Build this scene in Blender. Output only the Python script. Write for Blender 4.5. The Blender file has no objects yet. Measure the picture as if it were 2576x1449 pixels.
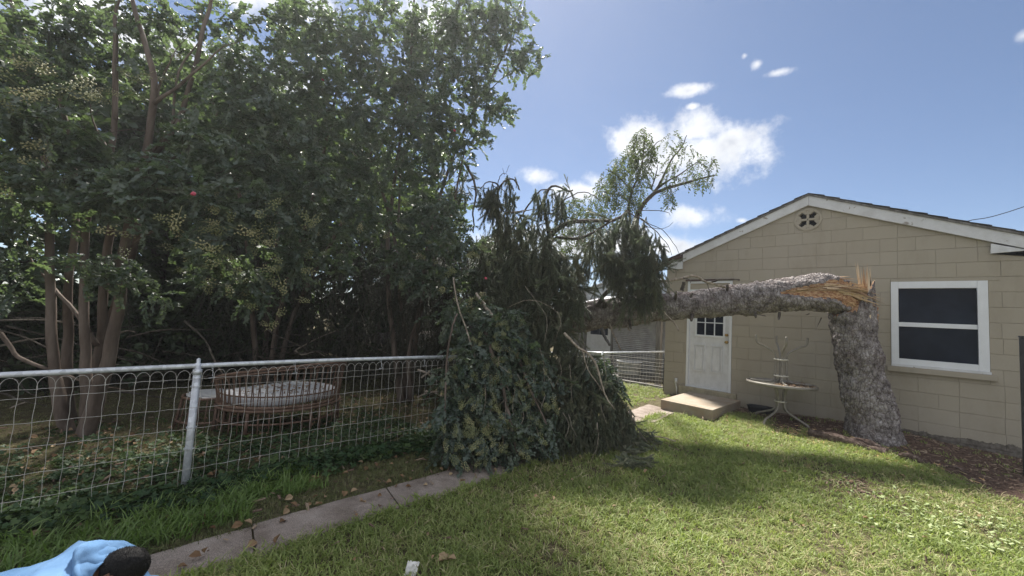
import bpy, bmesh, math, random
import numpy as np
from mathutils import Vector, Matrix, noise as mnoise

scene = bpy.context.scene
C = scene.collection
R = math.radians

# ------------------------------------------------------------------ camera
H = 1.69
F = 1000.0                      # focal length in pixels of a 2576 px wide picture
CR = np.array((0.70272815, 0.70921662, 0.05643517))
CU = np.array((0.00942629, -0.08859753, 0.9960229))
CW = np.array((-0.71139602, 0.69940136, 0.06894526))
cam_d = bpy.data.cameras.new('camera')
cam = bpy.data.objects.new('camera', cam_d)
C.objects.link(cam)
cam_d.sensor_width = 36
cam_d.lens = F / 2576 * 36
cam_d.clip_end = 600
cam_d.clip_start = 0.05
cam.matrix_world = Matrix(((CR[0], CU[0], -CW[0], 0), (CR[1], CU[1], -CW[1], 0), (CR[2], CU[2], -CW[2], H), (0, 0, 0, 1)))
scene.camera = cam

# ------------------------------------------------------------------ sun and sky
SUN_AZ = R(55)      # turned left from +Y
SUN_EL = R(57)
sd = Vector((-math.sin(SUN_AZ) * math.cos(SUN_EL), math.cos(SUN_AZ) * math.cos(SUN_EL), math.sin(SUN_EL)))
sun_d = bpy.data.lights.new('sun', 'SUN')
sun_d.energy = 4.5
sun_d.angle = R(7.0)
sun_d.color = (1.0, 0.95, 0.87)
sun = bpy.data.objects.new('sun', sun_d)
C.objects.link(sun)
sun.rotation_euler = (-sd).to_track_quat('-Z', 'Y').to_euler()

world = bpy.data.worlds.new('World')
scene.world = world
world.use_nodes = True
wt = world.node_tree
for n in list(wt.nodes): wt.nodes.remove(n)
def wn(t, **k):
    n = wt.nodes.new(t)
    for a, b in k.items(): setattr(n, a, b)
    return n
def wmath(op, a, b=None, c=None):
    n = wn('ShaderNodeMath', operation=op)
    for i, v in enumerate((a, b, c)):
        if v is None: continue
        if isinstance(v, (int, float)): n.inputs[i].default_value = v
        else: wt.links.new(v, n.inputs[i])
    return n.outputs[0]
sky = wn('ShaderNodeTexSky', sky_type='NISHITA', sun_disc=False)
sky.sun_elevation = SUN_EL
sky.sun_rotation = -SUN_AZ
sky.air_density = 0.75
sky.dust_density = 0.3
sky.ozone_density = 2.4
tc = wn('ShaderNodeTexCoord')
nz = wn('ShaderNodeTexNoise'); nz.inputs['Scale'].default_value = 11; nz.inputs['Detail'].default_value = 11; nz.inputs['Roughness'].default_value = 0.62
wt.links.new(tc.outputs['Generated'], nz.inputs['Vector'])
nz2 = wn('ShaderNodeTexNoise'); nz2.inputs['Scale'].default_value = 14; nz2.inputs['Detail'].default_value = 5
wt.links.new(tc.outputs['Generated'], nz2.inputs['Vector'])
def wdot(v):
    n = wn('ShaderNodeVectorMath', operation='DOT_PRODUCT')
    wt.links.new(tc.outputs['Generated'], n.inputs[0]); n.inputs[1].default_value = v
    return n.outputs['Value']
CLOUDS = [(1735, 385, 200, 88, 1.0), (1620, 350, 100, 60, 1), (1840, 355, 100, 60, 1), (1750, 330, 130, 50, 1), (1735, 228, 85, 19, .55), (1742, 268, 26, 13, .4), (1955, 183, 58, 16, .42), (1905, 160, 26, 24, .35), (1873, 140, 14, 12, .35),
          (1740, 548, 92, 34, 1), (1350, 442, 66, 26, .8), (1440, 480, 120, 34, .8), (1700, 620, 120, 34, .9), (1560, 600, 110, 60, .8),
          (1500, 455, 60, 30, .6), (2575, 90, 40, 36, .4), (1868, 555, 30, 12, .4), (330, 90, 260, 110, 1), (1080, 40, 120, 70, .9), (600, -60, 300, 90, 1),
          (1240, 630, 90, 90, .9), (1420, 620, 140, 70, .8), (700, 200, 200, 90, .7), (-300, 200, 260, 140, .9), (3200, 300, 200, 60, .8), (2950, 560, 200, 60, .8), (3600, 760, 400, 60, .8)]
dens = None
for px, py, hw, hh, amp in CLOUDS:
    d = CW + (px - 1288) / F * CR - (py - 724.5) / F * CU
    L = np.linalg.norm(d); d = d / L
    rt = np.cross(d, (0, 0, 1)); rt /= np.linalg.norm(rt); up = np.cross(rt, d)
    th = math.acos(float(d @ CW))
    a = 1.12 * hw / F * math.cos(th) ** 1.5; b = 1.2 * hh / F * math.cos(th) ** 1.3
    u = wmath('DIVIDE', wdot(tuple(rt)), a); v = wmath('DIVIDE', wdot(tuple(up)), b)
    r2 = wmath('ADD', wmath('MULTIPLY', u, u), wmath('MULTIPLY', v, v))
    front = wmath('GREATER_THAN', wdot(tuple(d)), 0.0)
    f = wmath('MULTIPLY', wmath('SUBTRACT', 1.0, wmath('MINIMUM', wmath('SQRT', r2), 3.0)), 1.0)
    f = wmath('MULTIPLY_ADD', f, 1.0, -0.55 * (1 - amp))
    f = wmath('MULTIPLY_ADD', wmath('SUBTRACT', 1.0, front), -5.0, f)
    dens = f if dens is None else wmath('MAXIMUM', dens, f)
nz3 = wn('ShaderNodeTexNoise'); nz3.inputs['Scale'].default_value = 2.6; nz3.inputs['Detail'].default_value = 3
wt.links.new(tc.outputs['Generated'], nz3.inputs['Vector'])
inview = wn('ShaderNodeMapRange', interpolation_type='SMOOTHSTEP'); wt.links.new(wdot(tuple(CW)), inview.inputs['Value'])
inview.inputs['From Min'].default_value = 0.25; inview.inputs['From Max'].default_value = 0.5; inview.inputs['To Min'].default_value = 0.0; inview.inputs['To Max'].default_value = -6.0
rest = wmath('ADD', wmath('MULTIPLY', wmath('SUBTRACT', nz3.outputs['Fac'], 0.37), 6.0), inview.outputs[0])  # unseen cloud cover added outside the view to fill the shade
dens = wmath('MAXIMUM', dens, rest)
cl = wmath('ADD', dens, wmath('MULTIPLY', wmath('SUBTRACT', nz.outputs['Fac'], 0.5), 2.5))
mr = wn('ShaderNodeMapRange', interpolation_type='SMOOTHSTEP'); wt.links.new(cl, mr.inputs['Value'])
mr.inputs['From Min'].default_value = 0.0; mr.inputs['From Max'].default_value = 0.85
cc = wn('ShaderNodeValToRGB')
cc.color_ramp.elements[0].position = 0.15; cc.color_ramp.elements[0].color = (8.6, 8.7, 8.9, 1)
cc.color_ramp.elements[1].position = 1.0; cc.color_ramp.elements[1].color = (3.6, 4.0, 4.8, 1)
e = cc.color_ramp.elements.new(0.5); e.color = (6.6, 6.8, 7.2, 1)
wt.links.new(wmath('ADD', wmath('MULTIPLY', cl, 0.42), wmath('MULTIPLY', wmath('SUBTRACT', nz2.outputs['Fac'], 0.5), 1.6)), cc.inputs['Fac'])
mix = wn('ShaderNodeMix', data_type='RGBA')
wt.links.new(mr.outputs[0], mix.inputs['Factor']); wt.links.new(sky.outputs[0], mix.inputs['A']); wt.links.new(cc.outputs[0], mix.inputs['B'])
bg = wn('ShaderNodeBackground'); bg.inputs['Strength'].default_value = 0.051
wt.links.new(mix.outputs['Result'], bg.inputs['Color'])
wo = wn('ShaderNodeOutputWorld'); wt.links.new(bg.outputs[0], wo.inputs['Surface'])

scene.view_settings.view_transform = 'Standard'
scene.view_settings.look = 'None'
scene.view_settings.exposure = 1.35
scene.view_settings.gamma = 1
scene.view_settings.use_curve_mapping = False
scene.render.engine = 'CYCLES'
scene.cycles.max_bounces = 9
scene.cycles.diffuse_bounces = 5
scene.cycles.transmission_bounces = 6
scene.cycles.transparent_max_bounces = 6

# ------------------------------------------------------------------ helpers
rng = np.random.default_rng(7)
random.seed(7)
def ray(px, py): return CW + (px - 1288) / F * CR - (py - 724.5) / F * CU
def dep(px, py, d):
    q = ray(px, py) * d; return np.array((q[0], q[1], q[2] + H))
def ony(px, py, y):
    d = ray(px, py); t = y / d[1]; return np.array((d[0] * t, y, H + d[2] * t))
def onx(px, py, x):
    d = ray(px, py); t = x / d[0]; return np.array((x, d[1] * t, H + d[2] * t))
def sstep(a, b, x):
    t = np.clip((x - a) / (b - a), 0, 1); return t * t * (3 - 2 * t)
def ground(x, y):
    x = np.asarray(x, float); y = np.asarray(y, float)
    z = 0.2 * sstep(3.8, 8.0, y)
    z = z + 0.14 * np.exp(-((x + 0.7) ** 2 / 1.0 + (y - 8.1) ** 2 / 0.5))
    z = z + 0.012 * np.sin(x * 2.1 + 1) * np.sin(y * 1.7) + 0.008 * np.sin(x * 5.3) * np.cos(y * 4.1)
    return z
def gpt(px, py, off=0.0):
    z = 0.1
    for _ in range(12):
        d = ray(px, py); t = (z - H) / d[2]; z = float(ground(d[0] * t, d[1] * t)) + off
    return np.array((d[0] * t, d[1] * t, z))

def mesh_from(verts, faces, name='mesh', smooth=False, mats=None, midx=None):
    me = bpy.data.meshes.new(name)
    me.from_pydata([tuple(map(float, v)) for v in verts], [], [tuple(f) for f in faces])
    if smooth: me.polygons.foreach_set('use_smooth', [True] * len(me.polygons))
    if mats:
        for m in mats: me.materials.append(m)
    if midx is not None: me.polygons.foreach_set('material_index', midx)
    me.update()
    return me
def tag(o, label=None, cat=None, group=None, kind=None):
    if label: o['label'] = label
    if cat: o['category'] = cat
    if group: o['group'] = group
    if kind: o['kind'] = kind
    return o
def empty(name, loc=(0, 0, 0), rz=0.0):
    o = bpy.data.objects.new(name, None); C.objects.link(o)
    o.location = [float(v) for v in loc]; o.rotation_euler = (0, 0, rz); o.empty_display_size = 0.2
    return o
def link(name, me, mat=None, parent=None, loc=None, world_coords=True):
    o = bpy.data.objects.new(name, me); C.objects.link(o)
    if mat is not None:
        me.materials.clear(); me.materials.append(mat)
    if loc is not None: o.location = [float(v) for v in loc]
    if parent is not None:
        o.parent = parent
        if world_coords and loc is None:
            o.matrix_parent_inverse = Matrix.Translation(-parent.location) if parent.rotation_euler.z == 0 else (Matrix.Translation(parent.location) @ Matrix.Rotation(parent.rotation_euler.z, 4, 'Z')).inverted()
    return o

class MB:
    """collects geometry in world coordinates"""
    def __init__(s): s.v = []; s.f = []; s.mi = []
    def add(s, v, f, m=0):
        n = len(s.v); s.v.extend([tuple(map(float, p)) for p in v]); s.f.extend([tuple(i + n for i in q) for q in f]); s.mi.extend([m] * len(f))
        return s
    def box(s, a, b, m=0, ch=0.0):
        a = np.minimum(a, b).astype(float) if False else np.array([min(a[i], b[i]) for i in range(3)], float)
        return s._box(a, np.array([max(a[i], b[i]) for i in range(3)], float), m)
    def _box(s, a, b, m):
        x0, y0, z0 = a; x1, y1, z1 = b
        v = [(x0, y0, z0), (x1, y0, z0), (x1, y1, z0), (x0, y1, z0), (x0, y0, z1), (x1, y0, z1), (x1, y1, z1), (x0, y1, z1)]
        return s.add(v, [(0, 3, 2, 1), (4, 5, 6, 7), (0, 1, 5, 4), (1, 2, 6, 5), (2, 3, 7, 6), (3, 0, 4, 7)], m)
    def tube(s, pts, rad, n=8, m=0, cap=True, jit=0.0):
        v, f = tube_vf(pts, rad, n, cap, jit); return s.add(v, f, m)
    def prism(s, poly, y0, y1, m=0):
        """poly in x,z extruded along y (y0 front)"""
        n = len(poly)
        v = [(p[0], y0, p[1]) for p in poly] + [(p[0], y1, p[1]) for p in poly]
        f = [tuple(range(n)), tuple(range(2 * n - 1, n - 1, -1))] + [(i, i + n, (i + 1) % n + n, (i + 1) % n) for i in range(n)]
        return s.add(v, f, m)
    def build(s, name, mats=None, parent=None, smooth=False, bevel=0.0):
        if mats is not None and not isinstance(mats, (list, tuple)): mats = [mats]
        me = mesh_from(s.v, s.f, name, smooth, mats, s.mi)
        bm = bmesh.new(); bm.from_mesh(me)
        bmesh.ops.recalc_face_normals(bm, faces=bm.faces)
        if bevel > 0:
            ed = [e for e in bm.edges if len(e.link_faces) == 2 and e.calc_face_angle(0) > 0.6]
            bmesh.ops.bevel(bm, geom=ed, offset=bevel, segments=2, affect='EDGES', profile=0.6)
        bm.to_mesh(me); bm.free()
        if smooth: me.polygons.foreach_set('use_smooth', [True] * len(me.polygons))
        return link(name, me, None, parent)

def tube_vf(pts, rad, n=8, cap=True, jit=0.0):
    P = np.array(pts, float); m = len(P)
    if np.isscalar(rad): rad = [rad] * m
    T = np.gradient(P, axis=0); T /= (np.linalg.norm(T, axis=1)[:, None] + 1e-9)
    ref = np.array((0, 0, 1.0)) if abs(T[0][2]) < 0.9 else np.array((1.0, 0, 0))
    a = np.cross(T[0], ref); a /= np.linalg.norm(a)
    V = []
    for i in range(m):
        a = a - T[i] * (a @ T[i]); a /= (np.linalg.norm(a) + 1e-9)
        b = np.cross(T[i], a)
        for k in range(n):
            t = 2 * math.pi * k / n
            r = rad[i] * (1 + (random.uniform(-jit, jit) if jit else 0))
            V.append(P[i] + r * (math.cos(t) * a + math.sin(t) * b))
    Fc = []
    for i in range(m - 1):
        for k in range(n):
            k2 = (k + 1) % n
            Fc.append((i * n + k, i * n + k2, (i + 1) * n + k2, (i + 1) * n + k))
    if cap:
        Fc.append(tuple(range(n - 1, -1, -1))); Fc.append(tuple((m - 1) * n + k for k in range(n)))
    return V, Fc
def spline(pts, n=6):
    """catmull-rom through rows of any width"""
    P = np.array(pts, float); out = []
    Q = np.vstack([2 * P[0] - P[1], P, 2 * P[-1] - P[-2]])
    for i in range(1, len(Q) - 2):
        for k in range(n):
            t = k / n
            out.append(0.5 * ((2 * Q[i]) + (-Q[i - 1] + Q[i + 1]) * t + (2 * Q[i - 1] - 5 * Q[i] + 4 * Q[i + 1] - Q[i + 2]) * t * t + (-Q[i - 1] + 3 * Q[i] - 3 * Q[i + 1] + Q[i + 2]) * t ** 3))
    out.append(P[-1]); return np.array(out)

# ------------------------------------------------------------------ materials
class Mat:
    def __init__(s, name, rough=0.7, spec=0.3, metal=0.0):
        s.m = bpy.data.materials.new(name); s.m.use_nodes = True
        s.t = s.m.node_tree; s.b = s.t.nodes['Principled BSDF']; s.out = s.t.nodes['Material Output']
        s.b.inputs['Roughness'].default_value = rough; s.b.inputs['Specular IOR Level'].default_value = spec; s.b.inputs['Metallic'].default_value = metal
        s.tc = s.n('ShaderNodeTexCoord')
    def n(s, t, **k):
        q = s.t.nodes.new(t)
        for a, b in k.items(): setattr(q, a, b)
        return q
    def l(s, a, b): s.t.links.new(a, b)
    def noise(s, scale, detail=4, rough=0.55, vec=None, stretch=None, dist=0.0):
        q = s.n('ShaderNodeTexNoise'); q.inputs['Scale'].default_value = scale; q.inputs['Detail'].default_value = detail; q.inputs['Roughness'].default_value = rough
        q.inputs['Distortion'].default_value = dist
        s.l(s.vec(stretch), q.inputs['Vector']); return q.outputs['Fac']
    def vec(s, stretch=None):
        if stretch is None: return s.tc.outputs['Object']
        mp = s.n('ShaderNodeMapping'); mp.inputs['Scale'].default_value = stretch; s.l(s.tc.outputs['Object'], mp.inputs['Vector']); return mp.outputs[0]
    def voro(s, scale, feature='F1', stretch=None, out='Distance'):
        q = s.n('ShaderNodeTexVoronoi', feature=feature); q.inputs['Scale'].default_value = scale; s.l(s.vec(stretch), q.inputs['Vector']); return q.outputs[out]
    def ramp(s, fac, stops):
        q = s.n('ShaderNodeValToRGB'); r = q.color_ramp
        while len(r.elements) < len(stops): r.elements.new(0.5)
        for e, (p, c) in zip(r.elements, stops):
            e.position = p; e.color = (*c, 1) if len(c) == 3 else c
        s.l(fac, q.inputs['Fac']); return q.outputs['Color']
    def mix(s, fac, a, b, mode='MIX'):
        q = s.n('ShaderNodeMix', data_type='RGBA', blend_type=mode)
        for v, i in ((fac, 'Factor'), (a, 'A'), (b, 'B')):
            if isinstance(v, (int, float)): q.inputs[i].default_value = v
            elif isinstance(v, tuple): q.inputs[i].default_value = (*v, 1)
            else: s.l(v, q.inputs[i])
        return q.outputs['Result']
    def math(s, op, a, b=None):
        q = s.n('ShaderNodeMath', operation=op)
        for i, v in enumerate((a, b)):
            if v is None: continue
            if isinstance(v, (int, float)): q.inputs[i].default_value = v
            else: s.l(v, q.inputs[i])
        return q.outputs[0]
    def rnd(s): return s.n('ShaderNodeObjectInfo').outputs['Random']
    def col(s, c):
        if isinstance(c, tuple): s.b.inputs['Base Color'].default_value = (*c, 1)
        else: s.l(c, s.b.inputs['Base Color'])
        return s
    def bump(s, h, strength=0.5, dist=0.01):
        q = s.n('ShaderNodeBump'); q.inputs['Strength'].default_value = strength; q.inputs['Distance'].default_value = dist
        s.l(h, q.inputs['Height']); s.l(q.outputs[0], s.b.inputs['Normal']); return s
    def leafy(s, trans=0.35, tint=(0.3, 0.45, 0.08)):
        tr = s.n('ShaderNodeBsdfTranslucent'); tr.inputs['Color'].default_value = (*tint, 1)
        ms = s.n('ShaderNodeMixShader'); ms.inputs[0].default_value = trans
        s.l(s.b.outputs[0], ms.inputs[1]); s.l(tr.outputs[0], ms.inputs[2]); s.l(ms.outputs[0], s.out.inputs['Surface']); return s

def M_leaf(name, c1, c2, c3, rough=0.42, trans=0.25, tint=(0.10, 0.16, 0.03), spec=0.5):
    m = Mat(name, rough, spec); r = m.rnd(); nf = m.noise(20, 2)
    f = m.math('ADD', m.math('MULTIPLY', r, 0.7), m.math('MULTIPLY', nf, 0.3))
    m.col(m.ramp(f, [(0.1, c1), (0.5, c2), (0.9, c3)])); m.leafy(trans, tint); return m.m
leaf_myrtle = M_leaf('myrtle_leaf', (0.066, 0.096, 0.078), (0.092, 0.126, 0.10), (0.14, 0.165, 0.11), rough=0.38, spec=0.8, trans=.36, tint=(0.16, 0.24, 0.08))
leaf_far = M_leaf('far_leaf', (0.05, 0.075, 0.048), (0.065, 0.095, 0.055), (0.09, 0.12, 0.055), rough=0.5, trans=.35, tint=(0.12, 0.18, 0.05))
leaf_sapling = M_leaf('sapling_leaf', (0.035, 0.06, 0.02), (0.05, 0.08, 0.025), (0.08, 0.11, 0.03), rough=0.45, trans=0.3, tint=(0.16, 0.22, 0.05))
needle_mat = M_leaf('spruce_needles', (0.12, 0.14, 0.095), (0.155, 0.172, 0.11), (0.24, 0.225, 0.145), rough=0.45, trans=0.3, tint=(0.15, 0.20, 0.12), spec=.5)
needle_dark = M_leaf('shaded_spruce_needles', (0.035, 0.045, 0.032), (0.045, 0.055, 0.036), (0.065, 0.062, 0.042), rough=0.6, trans=0.08, tint=(0.05, 0.06, 0.02), spec=0.25)  # dark copy of the spruce needles, shade put into the colour
ivy_mat = M_leaf('ivy_leaf', (0.018, 0.045, 0.018), (0.03, 0.065, 0.022), (0.07, 0.11, 0.03), rough=0.55, trans=0.15, spec=.3)
grass_mat = M_leaf('grass_blade', (0.17, 0.225, 0.065), (0.25, 0.31, 0.10), (0.40, 0.41, 0.18), rough=0.5, trans=0.4, tint=(0.36, 0.46, 0.10), spec=0.3)
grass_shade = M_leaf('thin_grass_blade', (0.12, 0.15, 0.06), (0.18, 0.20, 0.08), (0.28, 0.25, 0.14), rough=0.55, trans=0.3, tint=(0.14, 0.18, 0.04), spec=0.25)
weed_mat = M_leaf('weed_blade', (0.12, 0.19, 0.05), (0.17, 0.26, 0.07), (0.25, 0.34, 0.11), rough=0.4, trans=0.4, tint=(0.2, 0.34, 0.05))
berry_mat = M_leaf('seed_capsule', (0.16, 0.18, 0.07), (0.25, 0.26, 0.115), (0.36, 0.33, 0.17), rough=0.45, trans=0.0)
flower_mat = M_leaf('pink_flower', (0.5, 0.04, 0.1), (0.6, 0.05, 0.12), (0.6, 0.1, 0.15), rough=0.5, trans=0.3, tint=(0.5, 0.05, 0.1))
dry_leaf_mat = M_leaf('dry_leaf', (0.16, 0.09, 0.05), (0.28, 0.18, 0.1), (0.42, 0.32, 0.2), rough=0.7, trans=0.1, tint=(0.3, 0.2, 0.1), spec=0.2)
chip_mat = M_leaf('wood_chip', (0.09, 0.055, 0.04), (0.17, 0.115, 0.085), (0.36, 0.28, 0.2), rough=0.8, trans=0.0, spec=0.2)
paleclip_mat = M_leaf('pale_clipping', (0.22, 0.28, 0.12), (0.32, 0.38, 0.18), (0.42, 0.46, 0.26), rough=0.7, trans=0.1, spec=0.2)
pale_chip_mat = M_leaf('fresh_wood_chip', (0.42, 0.25, 0.12), (0.6, 0.42, 0.22), (0.7, 0.58, 0.38), rough=0.8, trans=0.0, spec=0.2)

m = Mat('spruce_bark', 0.9, 0.15)
v1 = m.voro(22, 'DISTANCE_TO_EDGE', (1, 1, 0.4)); v2 = m.voro(60, 'F1'); nb = m.noise(9, 6, 0.65); nb2 = m.noise(70, 4, 0.7)
fac = m.math('ADD', m.math('MULTIPLY', nb, 0.75), m.math('MULTIPLY', nb2, 0.4))
cb = m.ramp(fac, [(0.40, (0.06, 0.05, 0.048)), (0.53, (0.19, 0.168, 0.162)), (0.65, (0.34, 0.312, 0.305)), (0.80, (0.50, 0.475, 0.465))])
crack = m.ramp(m.math('ADD', v1, m.math('MULTIPLY', nb2, 0.16)), [(0.05, (0.42, 0.37, 0.35)), (0.17, (1, 1, 1))])
pur = m.mix(m.ramp(m.noise(5.5, 5), [(0.52, (0, 0, 0)), (0.7, (0.45, 0.45, 0.45))]), cb, (0.14, 0.09, 0.08))
m.col(m.mix(1.0, pur, crack, 'MULTIPLY'))
hgt = m.math('ADD', m.math('MULTIPLY', m.ramp(v1, [(0, (0, 0, 0)), (0.2, (1, 1, 1))]), 0.6), m.math('ADD', m.math('MULTIPLY', v2, 0.35), m.math('MULTIPLY', nb2, 0.5)))
m.bump(hgt, 1.0, 0.02); bark_mat = m.m

m = Mat('torn_wood', 0.65, 0.25)
fb = m.noise(9, 6, 0.7, stretch=(1, 1, 1)); rn = m.rnd()
st = m.noise(38, 4, 0.7, stretch=(0.25, 1, 1), dist=0.6)
c0 = m.ramp(st, [(0.32, (0.12, 0.05, 0.03)), (0.45, (0.32, 0.16, 0.08)), (0.58, (0.55, 0.37, 0.21)), (0.75, (0.72, 0.57, 0.38))])
m.col(m.mix(m.ramp(fb, [(0.45, (0, 0, 0)), (0.7, (0.55, 0.55, 0.55))]), c0, (0.30, 0.12, 0.06)))
m.bump(st, 0.9, 0.015); torn_mat = m.m
m = Mat('splinter_wood', 0.6, 0.25)
st = m.noise(60, 3, 0.7, stretch=(1, 1, 0.08))
m.col(m.ramp(m.math('ADD', m.math('MULTIPLY', st, 0.5), m.math('MULTIPLY', m.rnd(), 0.5)), [(0.25, (0.28, 0.16, 0.09)), (0.5, (0.50, 0.35, 0.21)), (0.8, (0.70, 0.58, 0.42))]))
m.bump(st, 0.8, 0.01); splinter_mat = m.m

m = Mat('branch_bark', 0.9, 0.15)
nb = m.noise(14, 5, 0.65)
m.col(m.ramp(nb, [(0.35, (0.045, 0.036, 0.03)), (0.55, (0.10, 0.085, 0.072)), (0.75, (0.20, 0.18, 0.16))])); m.bump(m.noise(60, 4), 0.6, 0.006); branch_mat = m.m
m = Mat('pale_branch', 0.85, 0.15)
m.col(m.ramp(m.noise(18, 5, 0.65), [(0.35, (0.16, 0.13, 0.10)), (0.55, (0.33, 0.28, 0.23)), (0.75, (0.5, 0.44, 0.37))])); m.bump(m.noise(60, 4), 0.5, 0.005); pale_branch_mat = m.m
m = Mat('myrtle_bark', 0.75, 0.2)
nb = m.noise(5, 5, 0.6, stretch=(1, 1, 0.25))
m.col(m.ramp(nb, [(0.35, (0.075, 0.056, 0.045)), (0.5, (0.13, 0.10, 0.082)), (0.68, (0.21, 0.17, 0.145))])); m.bump(m.noise(22, 4, stretch=(1, 1, 0.2)), 0.5, 0.012); myrtle_mat = m.m

def M_block():
    m = Mat('painted_block', 0.85, 0.2)
    sep = m.n('ShaderNodeSeparateXYZ'); m.l(m.tc.outputs['Object'], sep.inputs[0])
    base = m.mix(m.math('MULTIPLY', m.rnd(), 0.55), (0.365, 0.328, 0.268), (0.41, 0.37, 0.302))
    base = m.mix(m.ramp(m.noise(1.6, 4), [(0.4, (0, 0, 0)), (0.75, (0.4, 0.4, 0.4))]), base, (0.36, 0.315, 0.24))
    base = m.mix(m.ramp(m.noise(2.3, 7, 0.72, stretch=(1, 1, 0.35)), [(0.5, (0, 0, 0)), (0.68, (0.4, 0.4, 0.4))]), base, (0.27, 0.235, 0.17))
    fine = m.noise(120, 3, 0.7)
    base = m.mix(m.ramp(fine, [(0.3, (0.25, 0.25, 0.25)), (0.5, (0, 0, 0))]), base, (0.28, 0.24, 0.17))
    # paint flaked off near the ground, a wear line with its own ragged edge
    nl = m.noise(3.2, 7, 0.65)
    lim = m.math('ADD', m.math('MULTIPLY', m.math('SUBTRACT', nl, 0.5), 0.34), m.math('ADD', m.math('MULTIPLY', m.math('GREATER_THAN', sep.outputs['X'], -0.3), 0.14), 0.20))
    fl = m.math('LESS_THAN', sep.outputs['Z'], lim)
    conc = m.ramp(m.noise(25, 5), [(0.35, (0.10, 0.085, 0.07)), (0.65, (0.20, 0.18, 0.155))])
    base = m.mix(fl, base, conc)
    dirt = m.math('LESS_THAN', m.noise(45, 5, 0.75), 0.315)
    base = m.mix(m.math('MULTIPLY', dirt, 0.6), base, (0.2, 0.18, 0.14))
    m.col(base)
    hb = m.math('ADD', m.math('MULTIPLY', m.noise(150, 3, 0.8), 0.5), m.math('MULTIPLY', m.noise(18, 4, 0.6), 0.9))
    m.bump(m.math('SUBTRACT', hb, m.math('MULTIPLY', fl, 0.35)), 0.55, 0.008); return m.m
block_mat = M_block()
def M_paint(name, base, chip, amount=0.38, dirt=(0.35, 0.34, 0.32), rough=0.6):
    m = Mat(name, rough, 0.35)
    c = m.mix(m.ramp(m.noise(4, 6, 0.7), [(0.4, (0, 0, 0)), (0.8, (0.55, 0.55, 0.55))]), base, dirt)
    f = m.ramp(m.noise(6.5, 9, 0.72, dist=0.5), [(amount - 0.01, (1, 1, 1)), (amount + 0.01, (0, 0, 0))])
    m.col(m.mix(f, c, chip)); m.bump(m.math('ADD', m.math('MULTIPLY', f, -0.6), m.noise(50, 3)), 0.35, 0.004); return m.m
white_old = M_paint('old_white_paint', (0.66, 0.67, 0.69), (0.30, 0.27, 0.24), 0.37)
white_trim = M_paint('white_trim', (0.74, 0.76, 0.79), (0.38, 0.36, 0.33), 0.31, dirt=(0.6, 0.61, 0.62))
m = Mat('door_paint', 0.55, 0.35)
m.col(m.mix(m.ramp(m.noise(9, 7, 0.75, stretch=(1, 1, 0.6)), [(0.42, (0, 0, 0)), (0.75, (0.6, 0.6, 0.6))]), (0.68, 0.69, 0.71), (0.42, 0.42, 0.42)))
m.bump(m.noise(40, 4, stretch=(1, 1, 0.15)), 0.25, 0.003); door_mat = m.m
m = Mat('window_glass', 0.06, 0.07)
m.col(m.ramp(m.noise(2.2, 3), [(0.4, (0.005, 0.009, 0.018)), (0.65, (0.014, 0.021, 0.036))])); glass_mat = m.m
m = Mat('concrete', 0.9, 0.2)
m.col(m.mix(m.ramp(m.noise(5, 6, 0.65), [(0.4, (0, 0, 0)), (0.7, (0.9, 0.9, 0.9))]), m.ramp(m.noise(160, 3, 0.7), [(0.35, (0.24, 0.2, 0.16)), (0.6, (0.42, 0.37, 0.30))]), (0.30, 0.22, 0.15)))
m.bump(m.noise(120, 4), 0.4, 0.005); concrete_mat = m.m
m = Mat('old_path_concrete', 0.92, 0.2)
agg = m.voro(120); base = m.ramp(m.noise(3.0, 6, 0.7), [(0.35, (0.19, 0.155, 0.13)), (0.55, (0.30, 0.255, 0.225)), (0.75, (0.40, 0.35, 0.315))])
spk = m.ramp(m.noise(170, 3, 0.7), [(0.3, (0.45, 0.42, 0.4)), (0.5, (1, 1, 1)), (0.72, (1.7, 1.65, 1.6))])
m.col(m.mix(1.0, base, spk, 'MULTIPLY')); m.bump(m.math('ADD', agg, m.noise(40, 5)), 0.6, 0.006); path_mat = m.m
m = Mat('sill_concrete', 0.9, 0.2)
m.col(m.mix(m.ramp(m.noise(8, 6, 0.7), [(0.45, (0, 0, 0)), (0.7, (0.8, 0.8, 0.8))]), (0.40, 0.36, 0.26), (0.22, 0.19, 0.14))); m.bump(m.noise(90, 4), 0.4, 0.005); sill_mat = m.m
m = Mat('galvanised_steel', 0.4, 0.5, 0.35)
m.col(m.ramp(m.voro(30, 'F1', out='Color'), [(0.2, (0.52, 0.54, 0.57)), (0.8, (0.72, 0.75, 0.79))])); galv_mat = m.m
m = Mat('fence_wire', 0.5, 0.4, 0.1); m.col(m.ramp(m.noise(8, 3), [(0.4, (0.42, 0.40, 0.36)), (0.6, (0.6, 0.58, 0.54))])); wire_mat = m.m
m = Mat('shingle', 0.95, 0.1)
m.col(m.mix(m.math('MULTIPLY', m.rnd(), 0.6), m.ramp(m.noise(70, 4, 0.8), [(0.3, (0.05, 0.046, 0.045)), (0.7, (0.16, 0.15, 0.145))]), (0.08, 0.075, 0.07))); m.bump(m.noise(200, 2), 0.6, 0.004); shingle_mat = m.m
m = Mat('rotten_wood', 0.9, 0.15)
m.col(m.ramp(m.noise(20, 6, 0.7, stretch=(0.3, 1, 1)), [(0.35, (0.03, 0.018, 0.015)), (0.65, (0.11, 0.06, 0.05))])); m.bump(m.noise(40, 4), 0.6, 0.01); rotten_mat = m.m
m = Mat('grey_timber', 0.9, 0.15)
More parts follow.
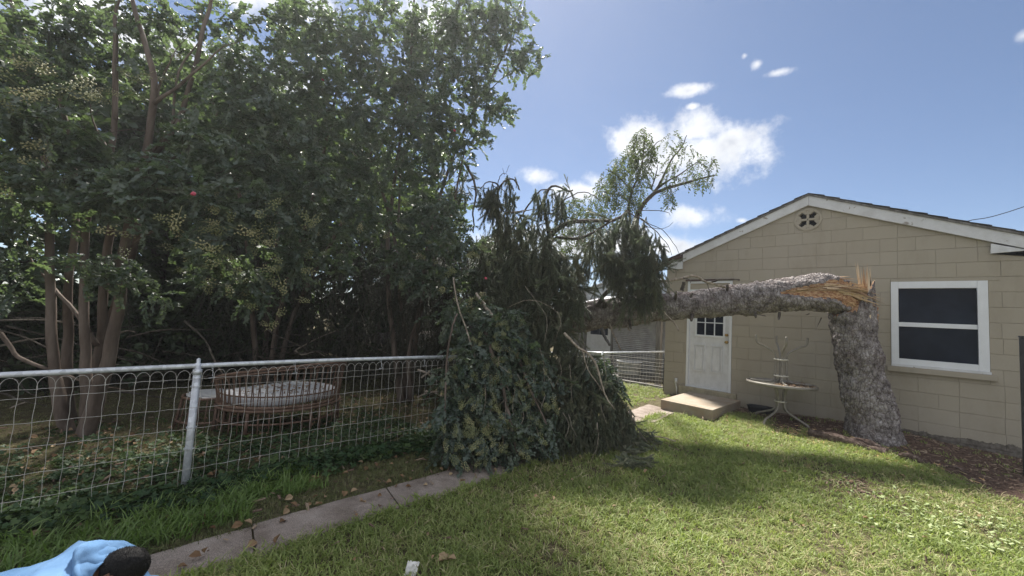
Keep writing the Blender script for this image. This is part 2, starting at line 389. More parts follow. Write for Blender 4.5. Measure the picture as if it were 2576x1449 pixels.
m.col(m.ramp(m.noise(14, 6, 0.7, stretch=(1, 1, 0.12)), [(0.35, (0.09, 0.085, 0.08)), (0.65, (0.24, 0.23, 0.22))])); m.bump(m.noise(30, 4, stretch=(1, 1, 0.1)), 0.6, 0.01); timber_mat = m.m
def M_metal_sheet(name, c1, c2):
    m = Mat(name, 0.5, 0.4, 0.25)
    m.col(m.mix(m.ramp(m.noise(1.4, 5, 0.6), [(0.45, (0, 0, 0)), (0.75, (0.7, 0.7, 0.7))]), m.ramp(m.noise(6, 5), [(0.35, c1), (0.65, c2)]), (0.22, 0.19, 0.17))); return m.m
siding_mat = M_metal_sheet('ribbed_siding', (0.26, 0.26, 0.26), (0.36, 0.36, 0.355))
roof_sheet_mat = M_metal_sheet('metal_roof_sheet', (0.5, 0.51, 0.53), (0.62, 0.63, 0.66))
barn_mat = M_metal_sheet('pale_corrugated_sheet', (0.42, 0.46, 0.52), (0.54, 0.58, 0.64))
m = Mat('table_metal', 0.45, 0.4, 0.1); m.col(m.mix(m.ramp(m.noise(14, 5, 0.7), [(0.45, (0, 0, 0)), (0.7, (0.6, 0.6, 0.6))]), (0.27, 0.25, 0.215), (0.15, 0.13, 0.11))); table_mat = m.m
m = Mat('table_glass', 0.12, 0.5); m.col(m.ramp(m.noise(7, 6, 0.7), [(0.35, (0.20, 0.16, 0.12)), (0.5, (0.36, 0.35, 0.30)), (0.7, (0.52, 0.50, 0.42))])); table_glass = m.m
m = Mat('ring_plastic', 0.5, 0.4); m.col((0.6, 0.57, 0.5)); ring_mat = m.m
m = Mat('black_plastic', 0.4, 0.4); m.col(m.ramp(m.noise(20, 3), [(0.4, (0.008, 0.01, 0.014)), (0.7, (0.02, 0.022, 0.026))])); black_mat = m.m
m = Mat('rattan', 0.55, 0.35); m.col(m.ramp(m.noise(22, 4, 0.7), [(0.3, (0.085, 0.05, 0.035)), (0.6, (0.17, 0.105, 0.075)), (0.8, (0.26, 0.17, 0.13))])); rattan_mat = m.m
m = Mat('cushion_fabric', 0.9, 0.1)
m.col(m.mix(m.ramp(m.noise(9, 6, 0.75), [(0.56, (0, 0, 0)), (0.66, (0.75, 0.75, 0.75))]), (0.52, 0.53, 0.56), (0.13, 0.11, 0.09))); m.bump(m.noise(6, 3), 0.4, 0.03); cushion_mat = m.m
m = Mat('brass', 0.3, 0.5, 0.9); m.col((0.42, 0.27, 0.09)); brass_mat = m.m
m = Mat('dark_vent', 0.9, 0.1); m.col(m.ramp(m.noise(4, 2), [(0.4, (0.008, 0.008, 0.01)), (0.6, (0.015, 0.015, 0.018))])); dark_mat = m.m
m = Mat('white_plastic', 0.5, 0.4); m.col(m.ramp(m.noise(15, 4), [(0.4, (0.6, 0.6, 0.58)), (0.7, (0.75, 0.75, 0.73))])); plastic_mat = m.m
m = Mat('hoodie_fabric', 0.95, 0.1); m.col(m.ramp(m.noise(5, 5, 0.6), [(0.4, (0.13, 0.25, 0.44)), (0.65, (0.17, 0.30, 0.50))])); m.bump(m.math('ADD', m.math('MULTIPLY', m.noise(300, 2), 0.15), m.noise(9, 2)), 0.5, 0.02); hoodie_mat = m.m
m = Mat('skin', 0.5, 0.35); m.b.inputs['Subsurface Weight'].default_value = 0.1; m.col(m.ramp(m.noise(14, 4), [(0.4, (0.30, 0.15, 0.095)), (0.7, (0.40, 0.22, 0.15))])); skin_mat = m.m
m = Mat('black_hair', 0.6, 0.2); m.col(m.ramp(m.noise(90, 3, stretch=(1, 1, 0.2)), [(0.35, (0.003, 0.003, 0.004)), (0.7, (0.010, 0.009, 0.009))])); m.bump(m.noise(140, 3, stretch=(1, 1, 0.3)), 0.8, 0.006); hair_mat = m.m
m = Mat('dark_trousers', 0.9, 0.1); m.col(m.ramp(m.noise(12, 4), [(0.4, (0.02, 0.022, 0.03)), (0.7, (0.035, 0.038, 0.05))])); trouser_mat = m.m
m = Mat('paper', 0.9, 0.1); m.col(m.ramp(m.noise(14, 4), [(0.4, (0.66, 0.64, 0.62)), (0.7, (0.8, 0.79, 0.77))])); paper_mat = m.m

def M_ground():
    m = Mat('yard_soil', 0.95, 0.1)
    soil = m.ramp(m.noise(9, 8, 0.7), [(0.3, (0.07, 0.055, 0.035)), (0.55, (0.12, 0.105, 0.06)), (0.75, (0.18, 0.155, 0.09))])
    mulch = m.ramp(m.noise(34, 7, 0.75), [(0.3, (0.05, 0.032, 0.025)), (0.5, (0.115, 0.075, 0.058)), (0.7, (0.20, 0.14, 0.11))])
    at = m.n('ShaderNodeAttribute', attribute_name='mulch')
    c = m.mix(m.ramp(m.math('ADD', at.outputs['Fac'], m.math('MULTIPLY', m.math('SUBTRACT', m.noise(3, 5), 0.5), 0.8)), [(0.4, (0, 0, 0)), (0.6, (1, 1, 1))]), soil, mulch)
    m.col(c); m.bump(m.noise(45, 7, 0.75), 0.9, 0.03); return m.m
ground_mat = M_ground()

# ------------------------------------------------------------------ scatter with geometry nodes (leaves, needles, grass)
def scatter(name, protos, pts, rots, scales, parent=None, mat=None, idx=None):
    pts = np.asarray(pts, float); n = len(pts)
    me = bpy.data.meshes.new(name); me.vertices.add(n)
    me.vertices.foreach_set('co', pts.ravel())
    a = me.attributes.new('rot', 'FLOAT_VECTOR', 'POINT'); a.data.foreach_set('vector', np.asarray(rots, float).ravel())
    a = me.attributes.new('scl', 'FLOAT', 'POINT'); a.data.foreach_set('value', np.asarray(scales, float).ravel())
    if idx is None: idx = rng.integers(0, len(protos), n)
    a = me.attributes.new('pick', 'INT', 'POINT'); a.data.foreach_set('value', np.asarray(idx, np.int32))
    ng = bpy.data.node_groups.new(name + '_scatter', 'GeometryNodeTree')
    ng.interface.new_socket(name='Geometry', in_out='INPUT', socket_type='NodeSocketGeometry')
    ng.interface.new_socket(name='Geometry', in_out='OUTPUT', socket_type='NodeSocketGeometry')
    gi = ng.nodes.new('NodeGroupInput'); go = ng.nodes.new('NodeGroupOutput')
    def na(nm, dt):
        q = ng.nodes.new('GeometryNodeInputNamedAttribute'); q.data_type = dt; q.inputs['Name'].default_value = nm; return q.outputs['Attribute']
    g2i = ng.nodes.new('GeometryNodeGeometryToInstance')
    for p in reversed(protos):
        oi = ng.nodes.new('GeometryNodeObjectInfo'); oi.inputs['Object'].default_value = p; oi.inputs['As Instance'].default_value = True
        ng.links.new(oi.outputs['Geometry'], g2i.inputs[0])
    iop = ng.nodes.new('GeometryNodeInstanceOnPoints'); iop.inputs['Pick Instance'].default_value = True
    ng.links.new(gi.outputs[0], iop.inputs['Points']); ng.links.new(g2i.outputs[0], iop.inputs['Instance'])
    # picking works on the top level of instances, so join the object infos instead
    jg = ng.nodes.new('GeometryNodeJoinGeometry')
    for q in [x for x in ng.nodes if x.bl_idname == 'GeometryNodeObjectInfo']: ng.links.new(q.outputs['Geometry'], jg.inputs[0])
    ng.nodes.remove(g2i); ng.links.new(jg.outputs[0], iop.inputs['Instance'])
    ng.links.new(na('pick', 'INT'), iop.inputs['Instance Index'])
    ng.links.new(na('rot', 'FLOAT_VECTOR'), iop.inputs['Rotation'])
    ng.links.new(na('scl', 'FLOAT'), iop.inputs['Scale'])
    ng.links.new(iop.outputs[0], go.inputs[0])
    o = link(name, me, None, parent)
    md = o.modifiers.new('scatter', 'NODES'); md.node_group = ng
    o['kind'] = 'stuff'
    return o
def proto(name, verts, faces, mats, midx=None, smooth=False):
    me = mesh_from(verts, faces, name, smooth, mats, midx)
    return bpy.data.objects.new(name, me)      # never linked to the scene: only its instances exist

def rotm(ax, ay, az):
    return np.array(Matrix.Rotation(az, 3, 'Z') @ Matrix.Rotation(ay, 3, 'Y') @ Matrix.Rotation(ax, 3, 'X'))
def leaf_vf(L, W, fold=0.25):
    v = np.array([(0, 0, 0), (W * .75, L * .28, fold * W), (W * .9, L * .62, fold * W), (0, L, -0.05 * L), (-W * .9, L * .62, fold * W), (-W * .75, L * .28, fold * W), (0, L * .45, 0)])
    return v, [(0, 1, 2, 6), (6, 2, 3), (0, 6, 4, 5), (6, 3, 4)]
def twig(name, nl, L, W, length, mat, stem=branch_mat, spread=1.0, droop=0.3, pair=True, upfacing=True):
    V = []; Fc = []; MI = []
    path = [(0.01 * math.sin(k * 1.7), length * k / 5, -droop * length * (k / 5) ** 2) for k in range(6)]
    v, f = tube_vf(path, [0.004, 0.0035, 0.003, 0.0025, 0.002, 0.001], 3, False); V += [tuple(p) for p in v]; Fc += f; MI += [0] * len(f)
    for i in range(nl):
        t = (i + 0.6) / nl; k = t * 5; a = int(min(k, 4)); base = np.array(path[a]) * (1 - (k - a)) + np.array(path[min(a + 1, 5)]) * (k - a)
        side = 1 if i % 2 else -1
        lv, lf = leaf_vf(L * random.uniform(.75, 1.15), W * random.uniform(.8, 1.1), random.uniform(.05, .35))
        M = rotm(random.uniform(-.5, .35), side * random.uniform(-.2, .5), side * -random.uniform(.5, 1.3) * (1 - .5 * t))
        n = len(V); V += [tuple(base + M @ q + np.array((0, 0, random.uniform(-.01, .02)))) for q in lv]
        Fc += [tuple(q + n for q in g) for g in lf]; MI += [1] * len(lf)
    return proto(name, V, Fc, [stem, mat], MI)
tw_myrtle = [twig('myrtle_twig', 15, .066, .026, .28, leaf_myrtle) for _ in range(4)]
tw_far = [twig('leafy_twig', 14, .10, .036, .42, leaf_far) for _ in range(3)]
tw_sap = [twig('sapling_twig', 11, .075, .016, .30, leaf_sapling, droop=.6) for _ in range(3)]
def berries(name, n=26):
    V = []; Fc = []
    t = (1 + 5 ** .5) / 2
    iv = np.array([(-1, t, 0), (1, t, 0), (-1, -t, 0), (1, -t, 0), (0, -1, t), (0, 1, t), (0, -1, -t), (0, 1, -t), (t, 0, -1), (t, 0, 1), (-t, 0, -1), (-t, 0, 1)]) / 1.9
    fi = [(0, 11, 5), (0, 5, 1), (0, 1, 7), (0, 7, 10), (0, 10, 11), (1, 5, 9), (5, 11, 4), (11, 10, 2), (10, 7, 6), (7, 1, 8), (3, 9, 4), (3, 4, 2), (3, 2, 6), (3, 6, 8), (3, 8, 9), (4, 9, 5), (2, 4, 11), (6, 2, 10), (8, 6, 7), (9, 8, 1)]
    for i in range(n):
        a = i * 2.4; h = i / n; r = .045 * (1 - .6 * h)
        c = np.array((math.cos(a) * r, .03 + h * .14, math.sin(a) * r)); k = len(V)
        V += [tuple(c + q * .0075) for q in iv]; Fc += [tuple(q + k for q in g) for g in fi]
    v, f = tube_vf([(0, -.03, 0), (0, .16, 0)], .002, 3, False); k = len(V); V += [tuple(p) for p in v]; Fc += [tuple(q + k for q in g) for g in f]
    return proto(name, V, Fc, [berry_mat])
tw_berry = [berries('seed_cluster') for _ in range(2)]
def tassel(name, L=.5, nn=300, mat=needle_mat, rad=.027):
    """a spruce twig hanging straight down, ringed with needles, with a few side twigs"""
    V = []; Fc = []; MI = []
    def strand(p0, d, L, nn, rad):
        p0 = np.array(p0, float); d = np.array(d, float); d /= np.linalg.norm(d)
        path = [p0 + d * L * k / 4 + np.array((0, 0, -.04 * L * k * k / 16)) for k in range(5)]
        v, f = tube_vf(path, [.004, .0035, .003, .0025, .0015], 3, False); n = len(V)
        V.extend([tuple(p) for p in v]); Fc.extend([tuple(q + n for q in g) for g in f]); MI.extend([0] * len(f))
        a = np.cross(d, (0.3, 1, 0.2)); a /= np.linalg.norm(a); b = np.cross(d, a)
        for i in range(nn):
            t = (i + random.random()) / nn; k = min(t * 4, 3.999); s = int(k); c = path[s] * (1 - k + s) + path[s + 1] * (k - s)
            th = random.uniform(0, 6.283); o = math.cos(th) * a + math.sin(th) * b
            l = rad * random.uniform(.75, 1.2); tip = c + o * l + d * l * .8; w = np.cross(o, d) * .0038
            n = len(V); V.extend([tuple(c + w), tuple(c - w), tuple(tip)]); Fc.append((n, n + 1, n + 2)); MI.append(1)
    strand((0, 0, 0), (0, 0, -1), L, nn, rad)
    for j in range(3):
        t = random.uniform(.05, .6); th = random.uniform(0, 6.283)
        strand((0, 0, -t * L), (math.cos(th) * .45, math.sin(th) * .45, -1), L * random.uniform(.3, .5), nn // 3, rad * .9)
    return proto(name, V, Fc, [branch_mat, mat], MI)
tassels = [tassel('spruce_spray', L=.36, nn=260, rad=.030) for _ in range(5)]
tassels_dark = [tassel('shaded_spruce_spray', mat=needle_dark, nn=90, rad=.04, L=.7) for _ in range(3)]
def tuft(name, nb, h0, h1, w, spread, mat, bend=1.0):
    V = []; Fc = []
    for i in range(nb):
        a = random.uniform(0, 6.283); r = spread * math.sqrt(random.random()); b0 = np.array((math.cos(a) * r, math.sin(a) * r, -.005))
        th = random.uniform(0, 6.283); d = np.array((math.cos(th), math.sin(th), 0)); s = np.array((-d[1], d[0], 0)) * w * random.uniform(.7, 1.2) * .5
        h = random.uniform(h0, h1); be = random.uniform(.2, 1.1) * bend
        n = len(V)
        for k, ww in enumerate((1, .95, .7, 0)):
            t = k / 3; p = b0 + np.array((0, 0, h * (t - .28 * be * t * t))) + d * h * be * t * t * .8
            if k < 3: V += [tuple(p + s * ww), tuple(p - s * ww)]
            else: V.append(tuple(p))
        Fc += [(n, n + 1, n + 3, n + 2), (n + 2, n + 3, n + 5, n + 4), (n + 4, n + 5, n + 6)]
    return proto(name, V, Fc, [mat])
tufts = [tuft('grass_tuft', 13, .025, .078, .0075, .06, grass_mat, 1.5) for _ in range(5)]
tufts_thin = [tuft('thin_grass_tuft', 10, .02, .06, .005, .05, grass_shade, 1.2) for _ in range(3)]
straw_mat = M_leaf('dry_grass_blade', (0.28, 0.24, 0.12), (0.38, 0.34, 0.18), (0.48, 0.44, 0.26), rough=0.7, trans=0.2, tint=(0.35, 0.3, 0.15), spec=0.2)
dry_tufts = [tuft('dry_tuft', 9, .03, .085, .006, .06, straw_mat, 1.8) for _ in range(3)]
weeds = [tuft('crabgrass_tuft', 22, .07, .19, .011, .06, weed_mat, 1.5) for _ in range(3)]
def chip(name, l, w, h, mat):
    v = [(-l, -w, 0), (l * .8, -w * .7, 0), (l, w * .6, 0), (-l * .7, w, 0), (-l * .8, -w * .8, h), (l * .7, -w * .5, h * .7), (l * .8, w * .5, h), (-l * .6, w * .7, h * .8)]
    return proto(name, v, [(0, 3, 2, 1), (4, 5, 6, 7), (0, 1, 5, 4), (1, 2, 6, 5), (2, 3, 7, 6), (3, 0, 4, 7)], [mat])
chips = [chip('bark_chip', .03, .012, .008, chip_mat), chip('bark_chip', .016, .01, .006, chip_mat), chip('bark_chip', .05, .013, .01, chip_mat)]
pale_chips = [chip('fresh_chip', .018, .008, .005, pale_chip_mat), chip('fresh_chip', .03, .005, .004, pale_chip_mat)]
clip_chips = [chip('clipping', .02, .012, .004, paleclip_mat), chip('clipping', .012, .008, .004, paleclip_mat)]
def dry(name):
    v, f = leaf_vf(.07, .028, .6); return proto(name, v, f, [dry_leaf_mat])
dry_leaves = [dry('dry_leaf') for _ in range(2)]
def ivy(name):
    V = []; Fc = []
    for i in range(9):
        c = np.array((random.uniform(-.08, .08), random.uniform(-.08, .08), random.uniform(.01, .07))); M = rotm(random.uniform(-.7, .7), random.uniform(-.7, .7), random.uniform(0, 6.28)); s = random.uniform(.7, 1.2) * .03
        q = np.array([(0, -.3, 0), (.8, -.6, .1), (1.1, .2, .15), (.5, .35, .05), (0, 1.3, 0), (-.5, .35, .05), (-1.1, .2, .15), (-.8, -.6, .1)]) * s
        n = len(V); V += [tuple(c + M @ p) for p in q]; Fc += [(n, n + 1, n + 2, n + 3), (n, n + 3, n + 4, n + 5), (n, n + 5, n + 6, n + 7)]
    return proto(name, V, Fc, [ivy_mat])
ivies = [ivy('ivy_sprig') for _ in range(3)]

# ------------------------------------------------------------------ ground
GX = np.concatenate([np.linspace(-90, -12, 14)[:-1], np.linspace(-12, 4, 130), np.linspace(4, 60, 10)[1:]])
GY = np.concatenate([np.linspace(-40, -3, 8)[:-1], np.linspace(-3, 13, 130), np.linspace(13, 120, 12)[1:]])
gx, gy = np.meshgrid(GX, GY, indexing='ij')
gz = ground(gx, gy) + 0.008 * np.array([mnoise.noise(Vector((a * 1.3, b * 1.3, 0))) for a, b in zip(gx.ravel(), gy.ravel())]).reshape(gx.shape)
nx, ny = gx.shape
gv = np.stack([gx.ravel(), gy.ravel(), gz.ravel()], 1)
gf = [(i * ny + j, (i + 1) * ny + j, (i + 1) * ny + j + 1, i * ny + j + 1) for i in range(nx - 1) for j in range(ny - 1)]
gme = mesh_from(gv, gf, 'ground', True)
# mulch mask: strip along the garage wall, widening to the right
def mulch_d(x, y):
    edge = 7.75 - 0.5 * sstep(-2.2, -1.0, x) - 1.1 * sstep(-0.4, 1.2, x)
    e2 = np.where(x < -2.3, 9, edge)
    a = sstep(-0.25, 0.25, y - e2)
    b = np.exp(-(((x + .42) / .28) ** 2 + ((y - 5.75) / .35) ** 2)) * .8
    return np.maximum(a * (y < 8.7), b)
at = gme.attributes.new('mulch', 'FLOAT', 'POINT'); at.data.foreach_set('value', mulch_d(gx.ravel(), gy.ravel()))
g = link('ground', gme, ground_mat); tag(g, 'yard soil under the lawn and trees', kind='structure')

# ------------------------------------------------------------------ concrete path
FX = -4.53                                   # fence line
path = empty('path', (-3.3, 2, 0)); tag(path, 'old pitted concrete path running beside the wire fence to the step', kind='structure')
def path_x(y):                                # left and right edges
    if y < 1.2: return (-3.50, -3.02 + (y - .8) * -.12)
    return (-3.51 + .02 * math.sin(y), -3.06)
ys = [-2.2, -1.1, -0.35, .79, 1.86, 2.95, 4.05, 5.15, 6.25, 7.1]
for i in range(len(ys) - 1):
    y0, y1 = ys[i] + .008, ys[i + 1] - .008
    mb = MB(); nseg = 8; top = []; L = []; Rr = []
    for k in range(nseg + 1):
        y = y0 + (y1 - y0) * k / nseg
        a, b = path_x(y); a += random.uniform(-.012, .012); b += random.uniform(-.02, .02) + (.13 if y > 6.2 else 0)
        off = .018 + .006 * math.sin(i * 2.3)
        sk = .07
        L.append((a, y + sk, float(ground(a, y)) + off)); Rr.append((b, y - sk * .2, float(ground(b, y)) + off))
    v = L + Rr + [(p[0], p[1], p[2] - .1) for p in L] + [(p[0], p[1], p[2] - .1) for p in Rr]; n = nseg + 1
    f = [(k, n + k, n + k + 1, k + 1) for k in range(nseg)] + [(2 * n + k, k, k + 1, 2 * n + k + 1) for k in range(nseg)] + [(n + k, 3 * n + k, 3 * n + k + 1, n + k + 1) for k in range(nseg)] + [(0, 2 * n, 3 * n, n), (n - 1, 2 * n - 1, 4 * n - 1, 3 * n - 1)]
    mb.add(v, f); mb.build('slab', path_mat, path)
def on_path(x, y): return (x > -3.50) & (x < -3.04 + np.where(y > 6.2, .12, 0)) & (y < 7.3)

# ------------------------------------------------------------------ garage
D = 8.5
GL, GRT = -3.82, 1.25
APX, APZ = -1.29, 4.12
SL = .41
def roofz(x): return APZ - SL * abs(x - APX)
garage = empty('garage', (APX, D, .15)); tag(garage, 'tan painted concrete block garage with white door, dark window and low gable roof', 'garage')
back = MB()
# mortar backing and the rest of the building body
wallpoly = [(GL + .012, 0), (GRT - .012, 0), (GRT - .012, roofz(GRT) - .16), (APX, APZ - .16), (GL + .012, roofz(GL) - .16)]
DOOR = (-3.36, -2.50, .44, 2.62)      # rough opening incl. frame
WIN = (-.26, .715, 1.29, 2.545)
VC = (-1.31, 3.67); VR = .205
back = MB()
y0, y1 = D + .0077, D + .19
def wallstrip(x0, x1, z0, z1f):
    back.add([(x0, y0, z0), (x1, y0, z0), (x1, y0, z1f(x1)), (x0, y0, z1f(x0)), (x0, y1, z0), (x1, y1, z0), (x1, y1, z1f(x1)), (x0, y1, z1f(x0))],
             [(0, 1, 2, 3), (4, 7, 6, 5), (0, 4, 5, 1), (3, 2, 6, 7), (0, 3, 7, 4), (1, 5, 6, 2)])
tp = lambda x: roofz(x) - .14
wallstrip(GL + .01, DOOR[0], 0, tp); wallstrip(DOOR[0], DOOR[1], 0, lambda x: DOOR[2] - .02); wallstrip(DOOR[0], DOOR[1], DOOR[3], tp)
vx0, vx1 = VC[0] - .15, VC[0] + .15
wallstrip(DOOR[1], vx0, 0, tp); wallstrip(vx0, APX, 0, lambda x: VC[1] - .15); wallstrip(APX, vx1, 0, lambda x: VC[1] - .15)
wallstrip(vx0, vx1, VC[1] + .15, lambda x: tp(vx0) ); wallstrip(vx1, WIN[0], 0, tp)
wallstrip(WIN[0], WIN[1], 0, lambda x: WIN[2]); wallstrip(WIN[0], WIN[1], WIN[3], tp); wallstrip(WIN[1], GRT - .01, 0, tp)
back.box((GL + .01, D + .191, 0), (GL + .18, D + 6.5, roofz(GL) - .14)); back.box((GRT - .18, D + .191, 0), (GRT - .01, D + 6.5, roofz(GRT) - .14))
back.add([(GL + .181, D + 6.3, 0), (GRT - .181, D + 6.3, 0), (GRT - .181, D + 6.3, roofz(GRT) - .14), (APX, D + 6.3, APZ - .14), (GL + .181, D + 6.3, roofz(GL) - .14)], [(0, 4, 3, 2, 1)])
back.box((GL + .185, D + .195, .3), (GRT - .185, D + 6.29, .35))
back.build('wall', block_mat, garage)

def clip(poly, a, b, c):          # keep a*x+b*z<=c
    out = []
    for i in range(len(poly)):
        p, q = poly[i], poly[(i + 1) % len(poly)]
        dp, dq = a * p[0] + b * p[1] - c, a * q[0] + b * q[1] - c
        if dp <= 0: out.append(p)
        if dp * dq < 0:
            t = dp / (dp - dq); out.append((p[0] + (q[0] - p[0]) * t, p[1] + (q[1] - p[1]) * t))
    return out
def area(p): return abs(sum(p[i][0] * p[(i + 1) % len(p)][1] - p[(i + 1) % len(p)][0] * p[i][1] for i in range(len(p)))) / 2
def inset(p, d):
    n = len(p); cx = sum(q[0] for q in p) / n; cz = sum(q[1] for q in p) / n; out = []
    for i in range(n):
        a, b, c = np.array(p[i - 1]), np.array(p[i]), np.array(p[(i + 1) % n])
        e1 = b - a; e2 = c - b; l1 = np.linalg.norm(e1); l2 = np.linalg.norm(e2)
        if l1 < 1e-4 or l2 < 1e-4: out.append(tuple(b)); continue
        n1 = np.array((-e1[1], e1[0])) / l1; n2 = np.array((-e2[1], e2[0])) / l2
        k = n1 + n2; k /= max(np.dot(k, k), .3) / 2
        out.append(tuple(b + k * d))
    return out
PITCH = .2115
zc = [.056 + PITCH * k for k in range(-1, 20)]
for r_i, z0 in enumerate(zc):
    z1 = z0 + PITCH; off = (r_i % 2) * .205
    x = GL; widths = []
    first = .2 if r_i % 2 else .405
    xs = [GL, GL + first]
    while xs[-1] < GRT - .02:
        st = .405 if random.random() > .12 else .2
        xs.append(min(xs[-1] + st, GRT))
    if xs[-1] - xs[-2] < .08: xs.pop(-2)
    for x0, x1 in zip(xs[:-1], xs[1:]):
        polys = [[(x0, z0), (x1, z0), (x1, z1), (x0, z1)]]
        for (a0, a1, b0, b1) in (DOOR, WIN, (-3.47, -2.39, .27, .4401)):
            new = []
            for p in polys:
                if x1 <= a0 or x0 >= a1 or z1 <= b0 or z0 >= b1: new.append(p); continue
                new.append(clip(p, 1, 0, a0)); new.append(clip(p, -1, 0, -a1))
                mid = clip(clip(p, 1, 0, a1), -1, 0, -a0)
                if len(mid) > 2: new.append(clip(mid, 0, 1, b0)); new.append(clip(mid, 0, -1, -b1))
            polys = [p for p in new if len(p) > 2 and area(p) > .0004]
        for p in polys:
            p = clip(p, SL, 1, APZ - .17 + SL * APX); 
            if len(p) > 2: p = clip(p, -SL, 1, APZ - .17 - SL * APX)
            if len(p) < 3 or area(p) < .001: continue
            cx = sum(q[0] for q in p) / len(p); cz = sum(q[1] for q in p) / len(p)
            cut = abs(cx - VC[0]) < .33 and abs(cz - VC[1]) < .27
            # blocks round the vent are trimmed back to its square
            ps = [p]
            if cut:
                ps = []
                a0, a1, b0, b1 = VC[0] - .19, VC[0] + .19, VC[1] - .19, VC[1] + .19
                ps.append(clip(p, 1, 0, a0)); ps.append(clip(p, -1, 0, -a1)); mid = clip(clip(p, 1, 0, a1), -1, 0, -a0)
                if len(mid) > 2: ps.append(clip(mid, 0, 1, b0)); ps.append(clip(mid, 0, -1, -b1))
            for p in ps:
                if len(p) < 3 or area(p) < .001: continue
                g_ = random.uniform(.003, .005); pr = random.uniform(-.0015, .0015)
                po = inset(p, .0025); pi = inset(p, .0025 + g_)
                po = [(a[0] + .7 * (b[0] - a[0]), a[1]) for a, b in zip(po, p)]; pi = [(a[0] + .55 * (b[0] - a[0]), a[1]) for a, b in zip(pi, p)]
                n = len(p)
                mb = MB()
                mb.add([(q[0], D + .0075, q[1]) for q in po] + [(q[0], D + pr + .0035, q[1]) for q in po] + [(q[0], D + pr, q[1]) for q in pi],
                       [(i, (i + 1) % n, (i + 1) % n + n, i + n) for i in range(n)] + [(i + n, (i + 1) % n + n, (i + 1) % n + 2 * n, i + 2 * n) for i in range(n)] + [tuple(2 * n + i for i in range(n))])
                mb.build('block', block_mat, garage)
# rake boards, returns, roof
def rake(x0, x1, ztop, h, y0, y1, mat, name, cut0=0.0):
    mb = MB(); P = [(x0, roofz(x0) - ztop), (x1, roofz(x1) - ztop), (x1, roofz(x1) - ztop - h), (x0, roofz(x0) - ztop - h)]
    mb.prism(P, y0, y1); return mb.build(name, mat, garage, bevel=.003)
rake(-3.46, APX - .002, .035, .165, D - .055, D - .012, white_old, 'rake_board'); rake(APX + .002, GRT + .25, .035, .175, D - .055, D - .012, white_old, 'rake_board')
rake(-3.52, APX - .001, .004, .035, D - .075, D - .0555, timber_mat, 'drip_edge'); rake(APX + .001, GRT + .26, .004, .035, D - .075, D - .0555, timber_mat, 'drip_edge')
mb = MB(); mb.prism([(.745, 2.915), (GRT + .25, 2.96), (GRT + .25, roofz(GRT + .25) - .20), (.75, 3.045)], D - .05, D - .014); o = mb.build('eave_return', white_old, garage, bevel=.003)
mb = MB(); mb.prism([(-3.86, 3.02), (-3.70, 2.885), (-3.47, 2.885), (-3.47, 3.04), (-3.60, 3.07), (-3.74, 3.045)], D - .05, D - .014); mb.build('eave_return', white_old, garage, bevel=.003)
# rotten end where the board has fallen off
mb = MB()
mb.tube([(-3.48, D - .04, 3.17), (-3.66, D - .05, 3.10), (-3.86, D - .045, 2.99), (-3.97, D - .05, 2.94)], [.05, .06, .055, .03], 7, jit=.25)
mb.tube([(-3.95, D - .06, 2.96), (-3.92, D - .05, 2.86)], [.045, .03], 6, jit=.2)
mb.build('rotten_eave', rotten_mat, garage)
mb = MB(); mb.prism([(-4.02, 2.98), (-3.9, 3.04), (-3.86, 2.97), (-3.95, 2.9)], D - .08, D - .062); mb.build('loose_flashing', galv_mat, garage)
# hanging wires by the eave
mb = MB(); mb.tube([(-3.62, D - .03, 2.9), (-3.6, D - .04, 2.8), (-3.61, D - .03, 2.72)], .004, 4); mb.build('hook', rotten_mat, garage)
# roof deck & shingle courses
for s in (-1, 1):
    xe = GL - .14 if s < 0 else GRT + .3
    mb = MB()
    xa, xb = (xe, APX) if s < 0 else (APX, xe)
    mb.prism([(xa, roofz(xa) - .002), (xb, roofz(xb) - .002), (xb, roofz(xb) - .022), (xa, roofz(xa) - .022)], D - .054, D + 6.7); mb.build('roof', rotten_mat, garage)
    nco = 14
    L = abs(xe - APX)
    for k in range(nco):
        ua, ub = L * k / nco, L * (k + 1) / nco + .02
        ya = D - .085 - random.uniform(0, .02)
        xs0, xs1 = APX + s * ua, APX + s * ub
        za, zb = roofz(xs0) + .004, roofz(xs1) + .016 + random.uniform(0, .008)
        mb = MB(); P = [(xs0, za), (xs1, zb), (xs1, zb - .011), (xs0, za - .003)]
        mb.prism(P, ya, D + 6.72); mb.build('shingle_course', shingle_mat, garage)
# window
win = MB(); x0, x1, z0, z1 = WIN
win.box((x0 + .002, D - .018, z0), (x0 + .085, D + .06, z1 - .002)); win.box((x1 - .10, D - .018, z0), (x1 - .002, D + .06, z1 - .002))
win.box((x0 + .0855, D - .016, z1 - .105), (x1 - .1005, D + .06, z1 - .002)); win.box((x0 + .0855, D - .016, z0), (x1 - .1005, D + .06, z0 + .085))
wf = win.build('window_frame', white_trim, garage, bevel=.004)
mb = MB(); mb.box((x0 - .0, D - .03, z0 - .035), (x1 + .01, D + .02, z0 - .001)); mb.build('window_stool', white_old, garage, bevel=.004)
mb = MB(); mb.box((x0 + .086, D + .0, 1.86), (x1 - .101, D + .055, 1.925)); mb.build('meeting_rail', white_trim, wf, bevel=.003)
for za, zb in ((z0 + .086, 1.859), (1.926, z1 - .106)):
    mb = MB(); mb.box((x0 + .087, D + .030 + (.012 if za > 1.5 else 0), za), (x1 - .102, D + .038 + (.012 if za > 1.5 else 0), zb)); mb.build('pane', glass_mat, wf)
mb = MB(); mb.box((x0 - .045, D - .06, z0 - .115), (x1 + .055, D + .02, z0 - .036)); mb.build('window_sill', block_mat, garage, bevel=.006)
